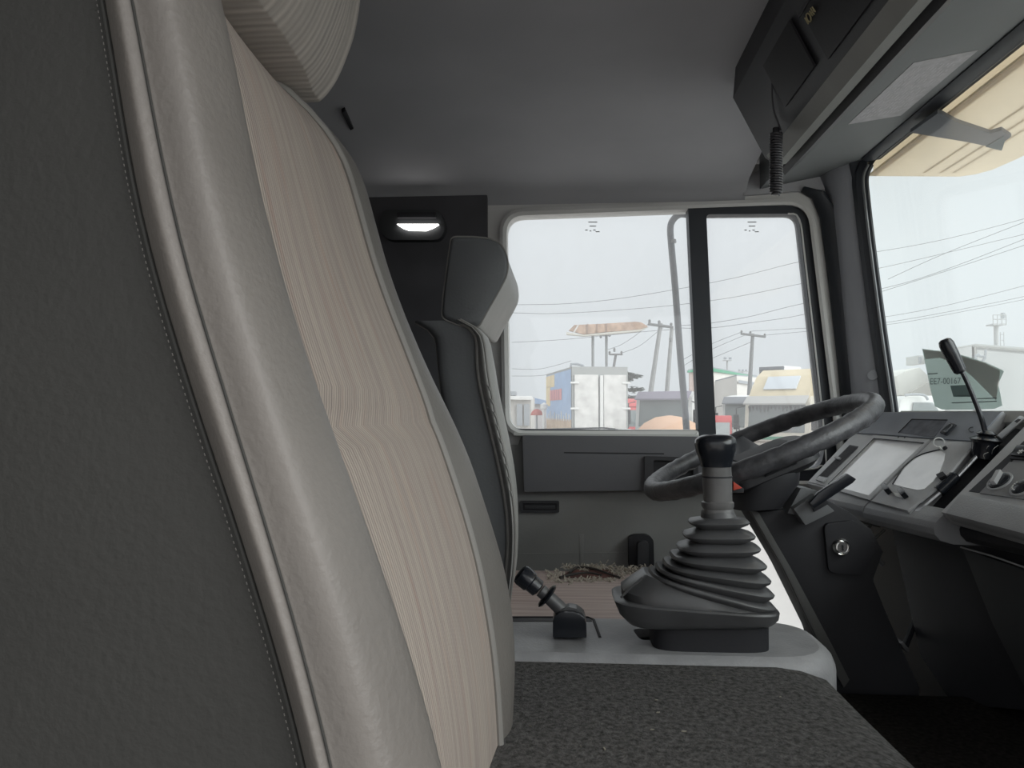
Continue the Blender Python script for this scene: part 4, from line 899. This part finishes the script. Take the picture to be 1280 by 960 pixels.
# ---- generic lorry
tyre_m = mat('tyre', (.03, .03, .03), .8); vglass = mat('vehicle_glass', (.16, .19, .19), .12, spec=.8); vgl_d = mat('vehicle_glass_dark', (.05, .055, .06), .15)
def lorry(name, label, pxc, Y, w, htop, yaw, body_m, opts, hroof=None, group=None, cat='truck', L=1.9, boxm=None, boxh=0, boxl=0, dz=0):
    """cab front faces the viewer (-Y in its own frame), centre of the front at photo column pxc"""
    base = PY(pxc, 513, Y); base.z = GZ
    t = thing(name, label, cat, base, group); Mx = Matrix.Translation(base) @ Matrix.Rotation(yaw, 4, 'Z')
    def T(g, nm, m, par=None, sm=35): g.v = [Mx @ v for v in g.v]; return g.build(nm, m, par or t, sm)
    h = htop; hw = w/2; wl_ = h*.56
    prof = [(0, .55), (0, wl_*.98), (.12, h*.93), (.3, h), (L, h), (L, .55)]
    T(G().slab([(-hw, y, z) for y, z in prof], (w, 0, 0), .05), 'cab_body', body_m)
    def fr(x0, x1, z0, z1, o=-.02):
        def yy(z): return 0 if z < wl_ else .12*(z-wl_)/(h*.93-wl_)
        return G().slab([(x0, yy(z0)+o, z0), (x1, yy(z0)+o, z0), (x1, yy(z1)+o, z1), (x0, yy(z1)+o, z1)], (0, .03, 0), .008)
    T(fr(-hw*.86, hw*.86, wl_+.03, h*.90), 'windshield', opts.get('glass', vglass))
    T(fr(-hw*.95, hw*.95, .45, .85, -.06), 'bumper', opts.get('bumper', mat('bumper_grey', (.30, .30, .29), .6)))
    for k in range(4):
        z = wl_*.52+k*.14; T(fr(-hw*.7, hw*.7, z, z+.06, -.025), 'grille_bar', opts.get('grille', mat('grille_dark', (.10, .10, .10), .6)))
    if opts.get('stripe'): T(fr(-hw*.99, hw*.99, wl_*.86, wl_*.93, -.024), 'stripe', opts['stripe'])
    for s_ in (-1, 1):
        T(fr(s_*hw*.82-.14, s_*hw*.82+.14, .9, 1.1, -.03), 'headlight', white_p)
        T(G().slab([(s_*(hw+.005), .25, wl_+.05), (s_*(hw+.005), 1.1, wl_+.05), (s_*(hw+.005), 1.1, h*.9), (s_*(hw+.005), .38, h*.9)], (s_*.012, 0, 0)), 'side_window', vgl_d)
        T(G().tube([(s_*hw, .05, h*.88), (s_*(hw+.22), -.1, h*.86), (s_*(hw+.22), -.1, h*.55)], .02, 6), 'mirror_bracket', black_m)
        T(G().box((s_*(hw+.22)-.09, -.15, h*.60), (s_*(hw+.22)+.09, -.07, h*.78), .02), 'mirror', black_m)
        T(G().lathe([(0, -.14), (.42, -.14), (.5, -.08), (.5, .08), (.42, .14), (0, .14)], (s_*(hw-.16), .95, .5), (1, 0, 0), 18), 'wheel', tyre_m)
        T(G().tube([(s_*.05, -.05, wl_+.04), (s_*hw*.5, -.03, wl_+.30)], .012, 5), 'wiper', black_m)
    if opts.get('visor'): T(G().slab([(-hw*.95, -.14, h*.90), (hw*.95, -.14, h*.90), (hw*.95, .16, h*.99), (-hw*.95, .16, h*.99)], (0, 0, .05), .01), 'sun_visor', opts['visor'])
    if hroof:
        T(G().slab([(-hw*.93, y, z) for y, z in [(.12, h*.97), (.35, h+(hroof-h)*.25), (.75, h+(hroof-h)*.75), (1.2, hroof), (L, hroof), (L, h*.97)]], (w*.93, 0, 0), .06), 'high_roof', opts.get('roofm', body_m))
        if opts.get('roofpanel'): T(G().slab([(-hw*.5, .33, h+(hroof-h)*.24), (hw*.5, .33, h+(hroof-h)*.24), (hw*.5, .70, h+(hroof-h)*.70), (-hw*.5, .70, h+(hroof-h)*.70)], (0, -.04, .03), .004), 'roof_panel', opts['roofpanel'])
    if boxm:
        T(G().slab([(-hw*1.03, L+.25, .95), (hw*1.03, L+.25, .95), (hw*1.03, L+.25+boxl, .95), (-hw*1.03, L+.25+boxl, .95)], (0, 0, boxh-.95), .03), 'cargo_box', boxm)
        T(G().box((-hw*.5, L-.2, .6), (hw*.5, L+.2+boxl, .95)), 'chassis', black_m)
        for s_ in (-1, 1): T(G().lathe([(0, -.25), (.42, -.25), (.5, -.18), (.5, .18), (.42, .25), (0, .25)], (s_*(hw-.26), L+boxl-1, .5), (1, 0, 0), 18), 'wheel', tyre_m)
    else:
        T(G().box((-hw*.5, L-.1, .6), (hw*.5, L+1.6, .9)), 'chassis', black_m)
        for s_ in (-1, 1): T(G().lathe([(0, -.25), (.42, -.25), (.5, -.18), (.5, .18), (.42, .25), (0, .25)], (s_*(hw-.26), L+1.0, .5), (1, 0, 0), 18), 'wheel', tyre_m)
    return t, T, Mx
cream = mat('cream_paint', (.66, .56, .38), .5, 0, 1, .08, 2); cream_w = mat('pale_cream_paint', (.74, .69, .58), .5); wht = mat('white_paint', (.72, .72, .70), .5, 0, 1, .08, 2)
greyp = mat('grey_paint', (.30, .32, .34), .6); redp = mat('red_paint', (.50, .06, .06), .5); green = mat('green_stripe', (.05, .30, .17), .5)
# cream truck on the right
t, T, Mx = lorry('cream_truck', 'cream truck with green stripe and tall roof fairing behind the steering wheel', 969, 26, 2.3, 2.78, R(-42), cream_w, {'stripe': green, 'visor': mat('pale_visor', (.45, .44, .42), .6), 'bumper': cream, 'roofm': cream, 'roofpanel': mat('pale_panel', (.62, .66, .70), .5), 'grille': mat('grille_brown', (.22, .17, .12), .6)}, 3.72, boxm=None)
# lace fringe of the cream truck windshield
g = G()
for k in range(16):
    x = -1.0+k*.133; g.slab([(x, .03, 2.46), (x+.11, .03, 2.46), (x+.055, .02, 2.46-random.uniform(.12, .25))], (0, .01, 0))
T(g, 'windshield_fringe', black_m)
# reefer unit truck behind
t, T, Mx = lorry('refrigerated_truck', 'white truck with a dark refrigeration unit high on its box, behind the cream truck', 957, 37, 2.2, 2.75, R(-45), wht, {}, None, boxm=wht, boxh=3.6, boxl=6)
g = G().box((-.75, .75, 3.55), (.55, 2.4, 4.45), .12); T(g, 'refrigeration_unit', wht)
g = G(); [g.box((-.72, .70, 3.65+.14*k), (.5, .76, 3.74+.14*k)) for k in range(5)]; T(g, 'unit_grille', mat('unit_dark', (.07, .075, .085), .6))
g = G().box((-.75, .72, 3.58), (.55, .77, 4.42), .01); T(g, 'unit_grille_back', mat('unit_dark2', (.14, .15, .17), .6))
# small white truck with grey visor
lorry('white_cab_truck', 'small white truck with a grey roof visor left of the cream truck', 927, 31.5, 1.6, 2.85, R(-28), wht, {'visor': mat('visor_dark', (.17, .18, .20), .6), 'glass': vglass}, 2.95)
lorry('red_framed_truck', 'red framed truck half hidden by the window divider', 897, 24.5, .85, 2.15, R(-12), redp, {'glass': mat('pale_glass', (.35, .38, .38), .2)}, L=.9)
# jeep like white truck behind the mirror arm
lorry('open_cab_truck', 'white truck with dark roof load behind the peach umbrella', 828, 28.5, 2.3, 3.0, R(-35), wht, {'visor': mat('purple_grey', (.22, .20, .25), .7)})
lorry('red_truck', 'red truck parked between the box body and the white truck', 800, 40, 1.9, 2.6, R(10), redp, {'bumper': wht}, 2.95)
# box body with painted side
bx = thing('box_truck', 'box body truck with blue and yellow painted side and weathered white rear doors', 'truck', PY(735, 513, 28))
Yb = 26.0
rear = onY([(715, 458), (786, 462), (785, 600), (714, 602)], Yb); base_side = [PY(715, 458, Yb), PY(714, 602, Yb), PY(680, 600, 31), PY(683, 477.5, 31)]
zt = rear[0].z; RL, RR_ = Vector((rear[0].x, Yb, 0)), Vector((rear[1].x, Yb+.4, 0)); SL = Vector((PY(683, 477, 31.5).x, 31.5, 0))
zb = GZ+.9; RRb = RR_+(SL-RL)
cor = [RL, RR_, RRb, SL]
G().slab([Vector((p.x, p.y, zb)) for p in cor], (0, 0, zt-zb), .02).build('box_body', mat('box_frame_grey', (.28, .29, .28), .7), bx)
door_mm = mat('weathered_white', (.56, .55, .53), .8, 0, 1, .18, 3)
rd_ = (RR_-RL).normalized(); rnrm = Vector((rd_.y, -rd_.x, 0)); rw = (RR_-RL).length
for (u0, u1) in ((.04, .46), (.56, .96)):
    p = [RL+rd_*rw*u0, RL+rd_*rw*u1]
    d_o = G().slab([Vector((p[0].x, p[0].y, zb+.1)), Vector((p[1].x, p[1].y, zb+.1)), Vector((p[1].x, p[1].y, zt-.28)), Vector((p[0].x, p[0].y, zt-.28))], rnrm*.06, .01).build('rear_door', door_mm, bx)
    uu = u0 if u0 < .3 else u1
    for hz in (.25, .5, .8):
        q = RL+rd_*rw*uu+rnrm*.06; G().box((q.x-.14, q.y-.04, zb+(zt-zb)*hz), (q.x+.14, q.y+.02, zb+(zt-zb)*hz+.06)).build('hinge', white_p, d_o)
for u in (.50, .53):
    q = RL+rd_*rw*u+rnrm*.08; G().tube([(q.x, q.y, zb), (q.x, q.y, zt-.3)], .03, 6).build('lock_rod', white_p, bx)
sd = (SL-RL).normalized(); sn = Vector((sd.y, -sd.x, 0));
if sn.dot(-RL) < 0: sn = -sn
slen = (SL-RL).length
def side(u0, u1, v0, v1, off_, nm, m, par=bx):
    p = lambda u, v: RL+sd*slen*u+sn*off_+Vector((0, 0, zb+(zt-zb)*v))
    return G().slab([p(u0, v0), p(u1, v0), p(u1, v1), p(u0, v1)], sn*.01).build(nm, m, par)
blue = mat('faded_blue', (.30, .42, .62), .8, 0, 1, .10, 2); yel = mat('faded_yellow', (.72, .58, .34), .8, 0, 1, .10, 2); brown_p = mat('faded_brown', (.50, .36, .24), .8, 0, 1, .15, 2); redf = mat('faded_red', (.62, .25, .26), .8)
sp = side(.02, .98, .38, .97, .01, 'painted_side', blue); side(.02, .98, .02, .38, .01, 'lower_side', brown_p)
side(.62, .98, .80, .96, .02, 'yellow_corner', yel, sp); side(.80, .98, .55, .82, .02, 'yellow_stripe', yel, sp)
for (u0, u1) in ((.33, .42), (.44, .50), (.52, .60), (.62, .70), (.72, .80)): side(u0, u1, .62, .76, .03, 'red_letter', redf, sp)
for k in range(10): side(.06+.09*k, .09+.09*k, .36, .42+.06*random.random(), .025, 'peeling_streak', door_mm, sp)
G().box((cor[0].x, Yb+1, GZ+.4), (cor[1].x, Yb+6, zb)).build('chassis', black_m, bx)
for s_ in (.3, 2.0):
    for yy in (1.6, 5.0): G().lathe([(0, -.2), (.42, -.2), (.5, -.12), (.5, .12), (.42, .2), (0, .2)], (cor[0].x+s_-.1*(yy-1.6), Yb+yy, GZ+.5), (1, 0, 0), 16).build('wheel', tyre_m, bx)
G().tube([PY(x, y, Yb+3) for x, y in [(713, 462), (714, 455), (722, 455), (729, 457), (730, 462)]], .05, 6).build('roof_rack_bar', greyp, bx)

# billboard canopy seen edge-on from below
bb = thing('tilted_hoarding', 'long rust-brown hoarding on two tall posts above the box truck', 'billboard', PY(749, 513, 34))
bbm = mat('rusty_sheet', (.42, .29, .21), .9, .3, 30, .35, 3)
Yq = 34
top_pts = [(711, 413), (718, 406), (745, 405), (795, 402), (802, 403), (810, 408), (800, 412), (757, 415), (730, 418)]
G().slab(onY(top_pts, Yq), (0, .25, 0), .02).build('sheet_panel', bbm, bb)
G().slab(onY([(708, 415), (730, 418.5), (757, 415.5), (800, 412), (812, 408), (800, 414), (757, 418), (730, 420), (708, 418)], Yq-.05), (0, .35, 0)).build('frame_edge', mat('pale_frame', (.55, .53, .47), .8), bb)
for x, s_ in ((741, 0), (758, 0)): a = PY(x, 417, Yq+.4); G().tube([a, (a.x, a.y, GZ)], .06, 8).build('post', mat('post_grey', (.22, .23, .23), .8), bb)
G().slab(onY([(722, 406), (724, 406), (718, 416), (716, 416)], Yq-.06), (0, .02, 0)).build('pale_tear', door_mm, bb)
for i in range(3):
    G().slab(onY([(734+i*12, 404.5), (735+i*12, 404.5), (735+i*12, 416), (734+i*12, 416)], Yq-.04), (0, .02, 0)).build('sheet_joint', mat('joint_brown', (.30, .2, .15), .9), bb)

# poles
pole_m = mat('concrete_pole', (.27, .275, .27), .9, .2, 20, .1, 4); wood_m = mat('dark_pole', (.16, .165, .165), .9)
def pole(label, top_, bot_, Y, r, arm_l, arm_r, arm_y, insul, m=pole_m, nm='power_pole'):
    b = PY(*bot_, Y); a = PY(*top_, Y); dirv = (b-a).normalized(); foot = a+dirv*((a.z-GZ)/-dirv.z)
    t = thing(nm, label, 'pole', foot); G().tube([a, foot], [r*.75, r*1.2], 8).build('shaft', m, t)
    if arm_l: G().tube([PY(arm_l, arm_y[0], Y-.1), PY(arm_r, arm_y[1], Y-.1)], r*.55, 6).build('crossarm', wood_m, t)
    for (x, y) in insul: p = PY(x, y, Y-.1); G().lathe([(.02, -.12), (.07, -.08), (.05, -.02), (.07, .03), (.04, .09), (0, .1)], p, (0, 0, 1), 8).build('insulator', wood_m, t)
    return t
pole('leaning concrete power pole with a crossarm just left of the mirror arm', (826, 404), (813, 493), 36, .12, 810, 841, (405, 409), [(812, 402), (824, 403), (839, 406)])
pole('second leaning power pole close behind the mirror arm', (840, 408), (834, 486), 37, .11, 0, 0, (0, 0), [(838, 424)])
pole('short dark power pole with crossarm above the tree', (770, 442), (766, 466), 42, .09, 762, 778, (443, 443), [(762, 441), (768, 437), (777, 441)], wood_m)
pole('thin pole with crossarm just under the brown hoarding', (758, 417), (758, 462), 40, .07, 751, 763, (419.5, 419.5), [(751, 420), (762, 418)], wood_m)
pole('dark power pole with crossarm seen in the quarter window', (941, 417), (938, 468), 45, .13, 926, 957, (417, 421), [(927, 415), (938, 416), (956, 419)], wood_m)
def mast(label, x, ytop, ybot, Y, w_, n, nm='floodlight_mast'):
    b = PY(x, ybot, Y); a = PY(x, ytop, Y); t = thing(nm, label, 'mast', (a.x, a.y, GZ)); lm_ = mat('galvanised', (.38, .39, .39), .7)
    G().tube([(a.x, a.y, a.z-.0), (a.x, a.y, GZ)], .10, 8).build('shaft', lm_, t)
    hw = w_*Y/F/2
    G().box((a.x-hw, a.y-.3, a.z), (a.x+hw, a.y+.3, a.z+.06)).build('platform', lm_, t)
    return t, a, hw, lm_
t, a, hw, lm_ = mast('floodlight mast with two lamps behind the white warehouse', 909, 451, 470, 90, 10, 2)
for dx in (-.28, .3): G().box((a.x+dx-.15, a.y-.3, a.z+.15), (a.x+dx+.15, a.y-.1, a.z+.40), .03).build('floodlight', greyp, t)
t, a, hw, lm_ = mast('low floodlight mast with three lamps behind the warehouse roof', 928, 465, 475, 95, 12, 2)
for dx in (-.4, 0, .4): G().box((a.x+dx-.12, a.y-.3, a.z+.1), (a.x+dx+.12, a.y-.1, a.z+.3), .03).build('floodlight', greyp, t)
t, a, hw, lm_ = mast('tall floodlight mast with a railed platform seen through the windshield', 1245, 407, 440, 36, 15, 2)
for z in (.0, .25, .45): G().tube([(a.x-hw, a.y-.3, a.z+z), (a.x+hw, a.y-.3, a.z+z)], .02, 5).build('rail', lm_, t)
for x in (-1, -.33, .33, 1): G().tube([(a.x+hw*x, a.y-.3, a.z), (a.x+hw*x, a.y-.3, a.z+.45)], .02, 5).build('rail_post', lm_, t)
G().box((a.x+hw*.5, a.y-.3, a.z+.3), (a.x+hw*.9, a.y-.1, a.z+.55), .03).build('floodlight', greyp, t)
g = G(); [g.tube([(a.x+.18+s_, a.y, a.z-.3), (a.x+.18+s_, a.y, GZ)], .015, 5) for s_ in (0, .15)]; g.build('ladder_stile', lm_, t)
for k in range(12): G().tube([(a.x+.18, a.y, a.z-.4-.28*k), (a.x+.33, a.y, a.z-.4-.28*k)], .012, 5).build('rung', lm_, t)

# wires
wire_m = mat('wire', (.22, .23, .24), .8)
WR = [([(560, 382), (637, 381), (700, 380), (760, 375), (832, 364), (920, 347), (1010, 325), (1100, 314), (1190, 297), (1300, 268)], 34), ([(560, 391), (637, 391), (686, 392), (751, 389), (838, 382), (920, 371), (1004, 354), (1100, 335), (1183, 316), (1300, 288)], 35),
      ([(640, 428), (710, 424), (800, 415), (850, 411)], 36), ([(640, 461), (676, 461), (714, 451)], 38), ([(640, 470), (680, 469), (714, 460)], 39),
      ([(850, 407), (887, 404), (940, 395), (1001, 380), (1110, 359), (1190, 334), (1300, 291)], 30), ([(850, 410), (887, 410), (934, 404), (1009, 392), (1113, 361), (1200, 333), (1300, 300)], 31),
      ([(1008, 410), (1113, 395), (1190, 380), (1300, 352)], 33), ([(1008, 414), (1115, 402), (1235, 380), (1300, 366)], 34), ([(956, 419), (1010, 414), (1115, 405), (1252, 380), (1300, 370)], 44.9),
      ([(760, 437), (778, 430), (800, 415), (812, 403)], 36), ([(778, 441), (800, 432), (824, 413), (834, 407)], 37), ([(850, 452), (887, 431), (927, 415)], 45), ([(850, 460), (887, 438), (938, 416)], 45.2), ([(880, 452), (940, 427)], 45.4),
      ([(938, 414), (1010, 410)], 45), ([(1110, 349), (1183, 316), (1300, 270)], 30)]
WL = ['topmost long wire crossing the door window and rising to the right', 'second long wire, just under the topmost one in the door window', 'short level wire ending at the left end of the brown hoarding',
      'upper of the two low wires left of the box truck', 'lower of the two low wires left of the box truck', 'upper wire of the close pair in the middle of the quarter window', 'lower wire of the close pair in the middle of the quarter window',
      'upper of three low wires left of the floodlight mast in the windshield', 'middle of three low wires left of the floodlight mast in the windshield', 'lowest wire in the windshield, starting at the dark power pole',
      'upper wire slanting from the short dark pole to the leaning pole', 'lower wire slanting from the short dark pole to the leaning pole', 'upper wire climbing from the window divider to the dark power pole',
      'middle wire climbing from the window divider to the dark power pole', 'lowest wire climbing from the window divider to the dark power pole', 'short wire leaving the top of the dark power pole to the right', 'steepest wire rising to the upper right in the windshield']
for i, (pl, Y) in enumerate(WR):
    o = G().tube([PY(x, y, Y) for x, y in pl], .013 if Y < 40 else .016, 5, 5).build('power_line', wire_m)
    tag(o, WL[i], 'wire', 'overhead power lines')

# tree
tr_ = thing('tree', 'dark green spreading tree behind the box truck', 'tree', (PY(785, 513, 46).x, 46, GZ)); leaf = mat('tree_leaf', (.045, .075, .045), .8, 0, 1, .4, 6)
cx = PY(785, 500, 46)
G().tube([(cx.x, 46, GZ), PY(783, 500, 46), PY(778, 470, 46)], [.18, .06], 8).build('trunk', mat('bark', (.10, .08, .06), .9), tr_)
g = G()
for (x0, x1, y, hgt) in ((742, 775, 464, 3), (764, 790, 467, 2.5), (775, 801, 470, 3), (785, 803, 487, 3), (780, 797, 498, 3), (745, 790, 475, 6)):
    for k in range(150):
        u = random.random(); x = x0+(x1-x0)*u; yy = y+random.gauss(0, hgt*.55)*(1-abs(2*u-1)*.5); p = PY(x, yy, 46+random.uniform(-.8, .8)); r_ = random.uniform(.10, .24); a = random.uniform(0, 6.28)
        g.add([p+Vector((r_*math.cos(a), r_*math.sin(a), 0)), p+Vector((r_*math.cos(a+1.6), r_*math.sin(a+1.6), .03)), p+Vector((r_*math.cos(a+3.1), r_*math.sin(a+3.1), -.03)), p+Vector((r_*math.cos(a+4.7), r_*math.sin(a+4.7), .02))], [(0, 1, 2), (0, 2, 3)])
o = g.build('foliage', leaf, tr_, 0); o['kind'] = 'stuff'

# warehouse with green roof edge
wh = thing('warehouse', 'long white warehouse with a green roof edge behind the trucks', 'building', PY(900, 513, 52))
Yw = 50; whm = mat('warehouse_wall', (.66, .64, .60), .8, 0, 1, .05, .5)
p0, p1, p2, p3 = PY(858, 463, Yw+4), PY(886, 461, Yw), PY(942, 470, Yw+14), None
def quad_wall(a, b, zt0, zt1, m, nm, par, th=.4):
    return G().slab([Vector((a.x, a.y, GZ)), Vector((b.x, b.y, GZ)), Vector((b.x, b.y, zt1)), Vector((a.x, a.y, zt0))], (0, th, 0)).build(nm, m, par)
quad_wall(PY(862, 463, 62), PY(888, 461, 62), PY(862, 465, 62).z, PY(888, 462, 62).z, mat('brownish_wall', (.50, .40, .36), .8), 'end_wall', wh)
quad_wall(PY(885, 462, 62), PY(946, 470, 75), PY(885, 462, 62).z, PY(940, 472, 75).z, whm, 'side_wall', wh)
G().slab([PY(860, 463, 61.8), PY(888, 459.5, 61.8), PY(946, 470.5, 74.8), PY(946, 472.5, 74.8), PY(888, 463.5, 61.8), PY(860, 465.5, 61.8)], (0, .5, 0)).build('green_eave', green, wh)
G().slab([PY(860, 463, 61.8), PY(888, 459.5, 61.8), PY(946, 470.5, 74.8), PY(946, 470, 85), PY(880, 462, 85)], (0, 0, .1)).build('roof', greyp, wh)
wc_ = thing('white_container', 'tall white box container between the warehouse and the red framed truck', 'container', PY(915, 513, 38))
a, b, c = PY(894, 477, 49), PY(921, 470, 47), PY(948, 472, 52)
for nm, (q0, q1) in {'front_wall': (a, b), 'side_wall': (b, c)}.items(): quad_wall(q0, q1, q0.z, q1.z, whm, nm, wc_, .3)
G().slab([a, b, c, PY(930, 472, 55)], (0, 0, .08)).build('top_rim', greyp, wc_)
v0, v1 = PY(923, 475, 46.9), PY(944, 478, 50.5)
G().slab([v0, v1, v1+Vector((0, 0, -.18)), v0+Vector((0, 0, -.18))], (0, -.05, 0)).build('vent_row', greyp, wc_)

# left street: low buildings and umbrellas
lb_ = thing('low_shop', 'low white shopfront with grey roof at the left edge of the door window', 'building', PY(655, 513, 44))
quad_wall(PY(610, 498, 44), PY(664, 496, 44), PY(610, 494, 44).z, PY(664, 496, 44).z, mat('shop_wall', (.52, .50, .47), .85, 0, 1, .15, 1), 'wall', lb_, 5)
G().slab(onY([(610, 495), (665, 495), (666, 500), (610, 499)], 43.7), (0, .4, 0), .02).build('fascia', wht, lb_)
for x in (646, 655): G().slab(onY([(x, 505), (x+7, 505), (x+7, 532), (x, 532)], 43.8), (0, .1, 0)).build('shutter', greyp, lb_)
bl = thing('blue_roofed_shed', 'shed with a blue roof between the shopfront and the box truck', 'building', PY(673, 513, 46))
quad_wall(PY(662, 500, 54), PY(684, 502, 54), PY(662, 498, 54).z, PY(684, 502, 54).z, mat('shed_wall', (.42, .40, .40), .9), 'wall', bl, 4)
G().slab(onY([(663, 496), (684, 501), (684, 506), (663, 504)], 53.7), (0, .6, 0)).build('roof', mat('blue_sheet', (.22, .30, .44), .7), bl)
kb_ = thing('roof_tank', 'small grey block on the roof of the shopfront', 'tank', PY(641, 492, 46)); G().box(tuple(PY(636, 494.5, 46)), tuple(PY(645, 489, 46)+Vector((0, 1, 0))), .05).build('block', greyp, kb_)
def umbrella(label, x, ytop, yb, hwpx, Y, m, seg=12, dep=.35):
    p = PY(x, ytop, Y); q = PY(x, yb, Y); t = thing('umbrella', label, 'umbrella', (p.x, Y, GZ)); rad = hwpx*Y/F; hh = p.z-q.z
    G().lathe([(rad, 0), (rad*.92, hh*.28), (rad*.72, hh*.62), (rad*.4, hh*.9), (0, hh)], (p.x, Y, q.z), (0, 0, 1), seg).build('canopy', m, t, 50)
    G().tube([(p.x, Y, GZ), (p.x, Y, p.z)], .03, 6).build('pole', greyp, t)
umbrella('large peach umbrella seen at the bottom of the door glass', 837, 519, 545, 43, 12, translucent('peach_cloth', (.80, .56, .40), .35, .08), 20)
umbrella('small red market umbrella in front of the shopfront', 671, 511, 519, 8, 30, translucent('red_cloth', (.72, .25, .22), .35), 8)
# motorbikes and people are too small to tell apart: parked two-wheelers by the shop
for i, x in enumerate((645, 652, 660)):
    Yb_ = 30+1.8*i; p = PY(x, 533, Yb_); t = thing('motorbike', ['leftmost dark motorbike parked before the shopfront', 'middle motorbike parked before the shopfront', 'motorbike nearest to the red umbrella'][i], 'motorbike', (p.x, Yb_, GZ), 'motorbikes before the shop')
    zc = GZ+.3
    for s_ in (-.35, .35): G().lathe([(0, -.04), (.25, -.04), (.3, 0), (.25, .04), (0, .04)], (p.x+s_, Yb_+s_*.8, zc), (.8, -.5, 0), 12).build('wheel', tyre_m, t)
    G().tube([(p.x-.35, Yb_-.2, zc+.05), (p.x-.1, Yb_-.1, zc+.35), (p.x+.3, Yb_+.2, zc+.3)], .09, 6).build('body', greyp, t)
    G().tube([(p.x-.35, Yb_-.3, zc), (p.x-.25, Yb_-.2, zc+.65), (p.x-.1, Yb_, zc+.68)], .03, 5).build('handlebar', metal_m, t)
post = thing('street_post', 'white street post beside the red umbrella', 'post', (PY(680, 513, 29).x, 29, GZ)); a = PY(680, 509, 29)
G().tube([(a.x, 29, GZ), (a.x, 29, a.z)], .06, 8).build('shaft', wht, post); G().lathe([(0, -.1), (.14, -.05), (.14, .1), (0, .18)], a, (0, 0, 1), 10).build('cap', white_p, post)

# ---- things seen through the windshield
bxr = thing('white_box_trailer', 'big white box trailer seen through the windshield on the right', 'trailer', (PY(1260, 513, 20).x, 20, GZ))
e_, f_, h_ = PY(1165, 441, 26), PY(1220, 432, 20), PY(1330, 441, 17)
wbm = mat('trailer_white', (.70, .71, .70), .7, 0, 1, .05, .6)
for nm, (a, b) in {'end_wall': (e_, f_), 'long_wall': (f_, h_)}.items():
    G().slab([Vector((a.x, a.y, GZ+.9)), Vector((b.x, b.y, GZ+.9)), Vector((b.x, b.y, b.z)), Vector((a.x, a.y, a.z))], (0, .2, 0)).build(nm, wbm, bxr)
    G().tube([a, b], .05, 6).build('roof_rail', mat('rail_grey', (.48, .48, .46), .6), bxr)
G().tube([f_, (f_.x, f_.y, GZ+.9)], .04, 6).build('corner_post', mat('rail_grey', (.5, .5, .5), .6), bxr)
G().slab([e_, f_, h_, h_+Vector((4, 8, 0))], (0, 0, -.1)).build('roof', wbm, bxr)
G().box((f_.x-.3, f_.y+.4, GZ+.3), (f_.x+6, f_.y+1.2, GZ+.9)).build('chassis', black_m, bxr)
for k in range(3): G().lathe([(0, -.2), (.42, -.2), (.5, -.12), (.5, .12), (.42, .2), (0, .2)], (f_.x+2+1.2*k, f_.y+.3-.6*k, GZ+.5), (0, 1, 0), 16).build('wheel', tyre_m, bxr)
ant = thing('roof_bracket', 'grey pair of bent brackets standing against the white trailer', 'bracket', PY(1225, 460, 19))
for pl in ([(1222, 466), (1222, 458), (1219, 446), (1224, 443)], [(1228, 467), (1227, 455), (1231, 447), (1232, 437)], [(1219, 444), (1231, 446)]): G().tube([PY(x, y, 19) for x, y in pl], .03, 6, 3).build('arm', greyp, ant)
tent = thing('canvas_canopy', 'pale canvas roof left of the sheet in the windshield', 'canopy', (PY(1150, 513, 24).x, 24, GZ))
G().slab(onY([(1120, 470), (1131, 464), (1150, 459), (1166, 475), (1166, 495), (1125, 494)], 24), (0, 5, 0), .05).build('canvas', mat('canvas', (.66, .65, .60), .9), tent)
G().slab(onY([(1139, 490), (1160, 478), (1166, 482), (1166, 495), (1139, 495)], 23.8), (0, .2, 0)).build('shaded_flap', mat('canvas_painted_shade', (.50, .48, .43), .9), tent)  # shade painted into the flap with a darker copy of the canvas
for x in (1126, 1164): a = PY(x, 494, 24.3); G().tube([a, (a.x, a.y, GZ)], .05, 6).build('leg', greyp, tent)
refr = thing('pale_unit', 'small pale grey unit above the canvas roof beside the sheet', 'unit', PY(1152, 452, 26)); G().slab(onY([(1149, 444), (1157, 444), (1158, 455), (1149, 455)], 26), (0, 1, 0), .03).build('casing', mat('unit_pale', (.5, .51, .5), .7), refr); G().slab(onY([(1149.5, 446), (1152, 446), (1152, 454), (1149.5, 454)], 25.9), (0, .1, 0)).build('grille', greyp, refr)
pv = PY(1150, 513, 16)
van = thing('white_van', 'white van roof and windshield low behind the dash', 'van', (pv.x, 16, GZ))
G().slab(onY([(1126, 500), (1132, 495), (1165, 494.5), (1178, 503), (1184, 520), (1184, 600), (1122, 600), (1122, 520)], 16), (0, 3, 0), .03).build('body', wht, van)
G().slab(onY([(1142, 503), (1166, 503), (1173, 512), (1176, 520), (1140, 520)], 15.96), (0, .05, 0), .01).build('window', vglass, van)
G().tube([PY(x, y, 15.9) for x, y in [(1131, 494.5), (1140, 493), (1155, 494), (1160, 500)]], .025, 6, 3).build('roof_bar', greyp, van)
for x in (1130, 1176): a = PY(x, 600, 15.9); G().lathe([(0, -.1), (.3, -.1), (.34, 0), (.3, .1), (0, .1)], (a.x, 16.3, GZ+.34), (1, 0, 0), 14).build('wheel', tyre_m, van)
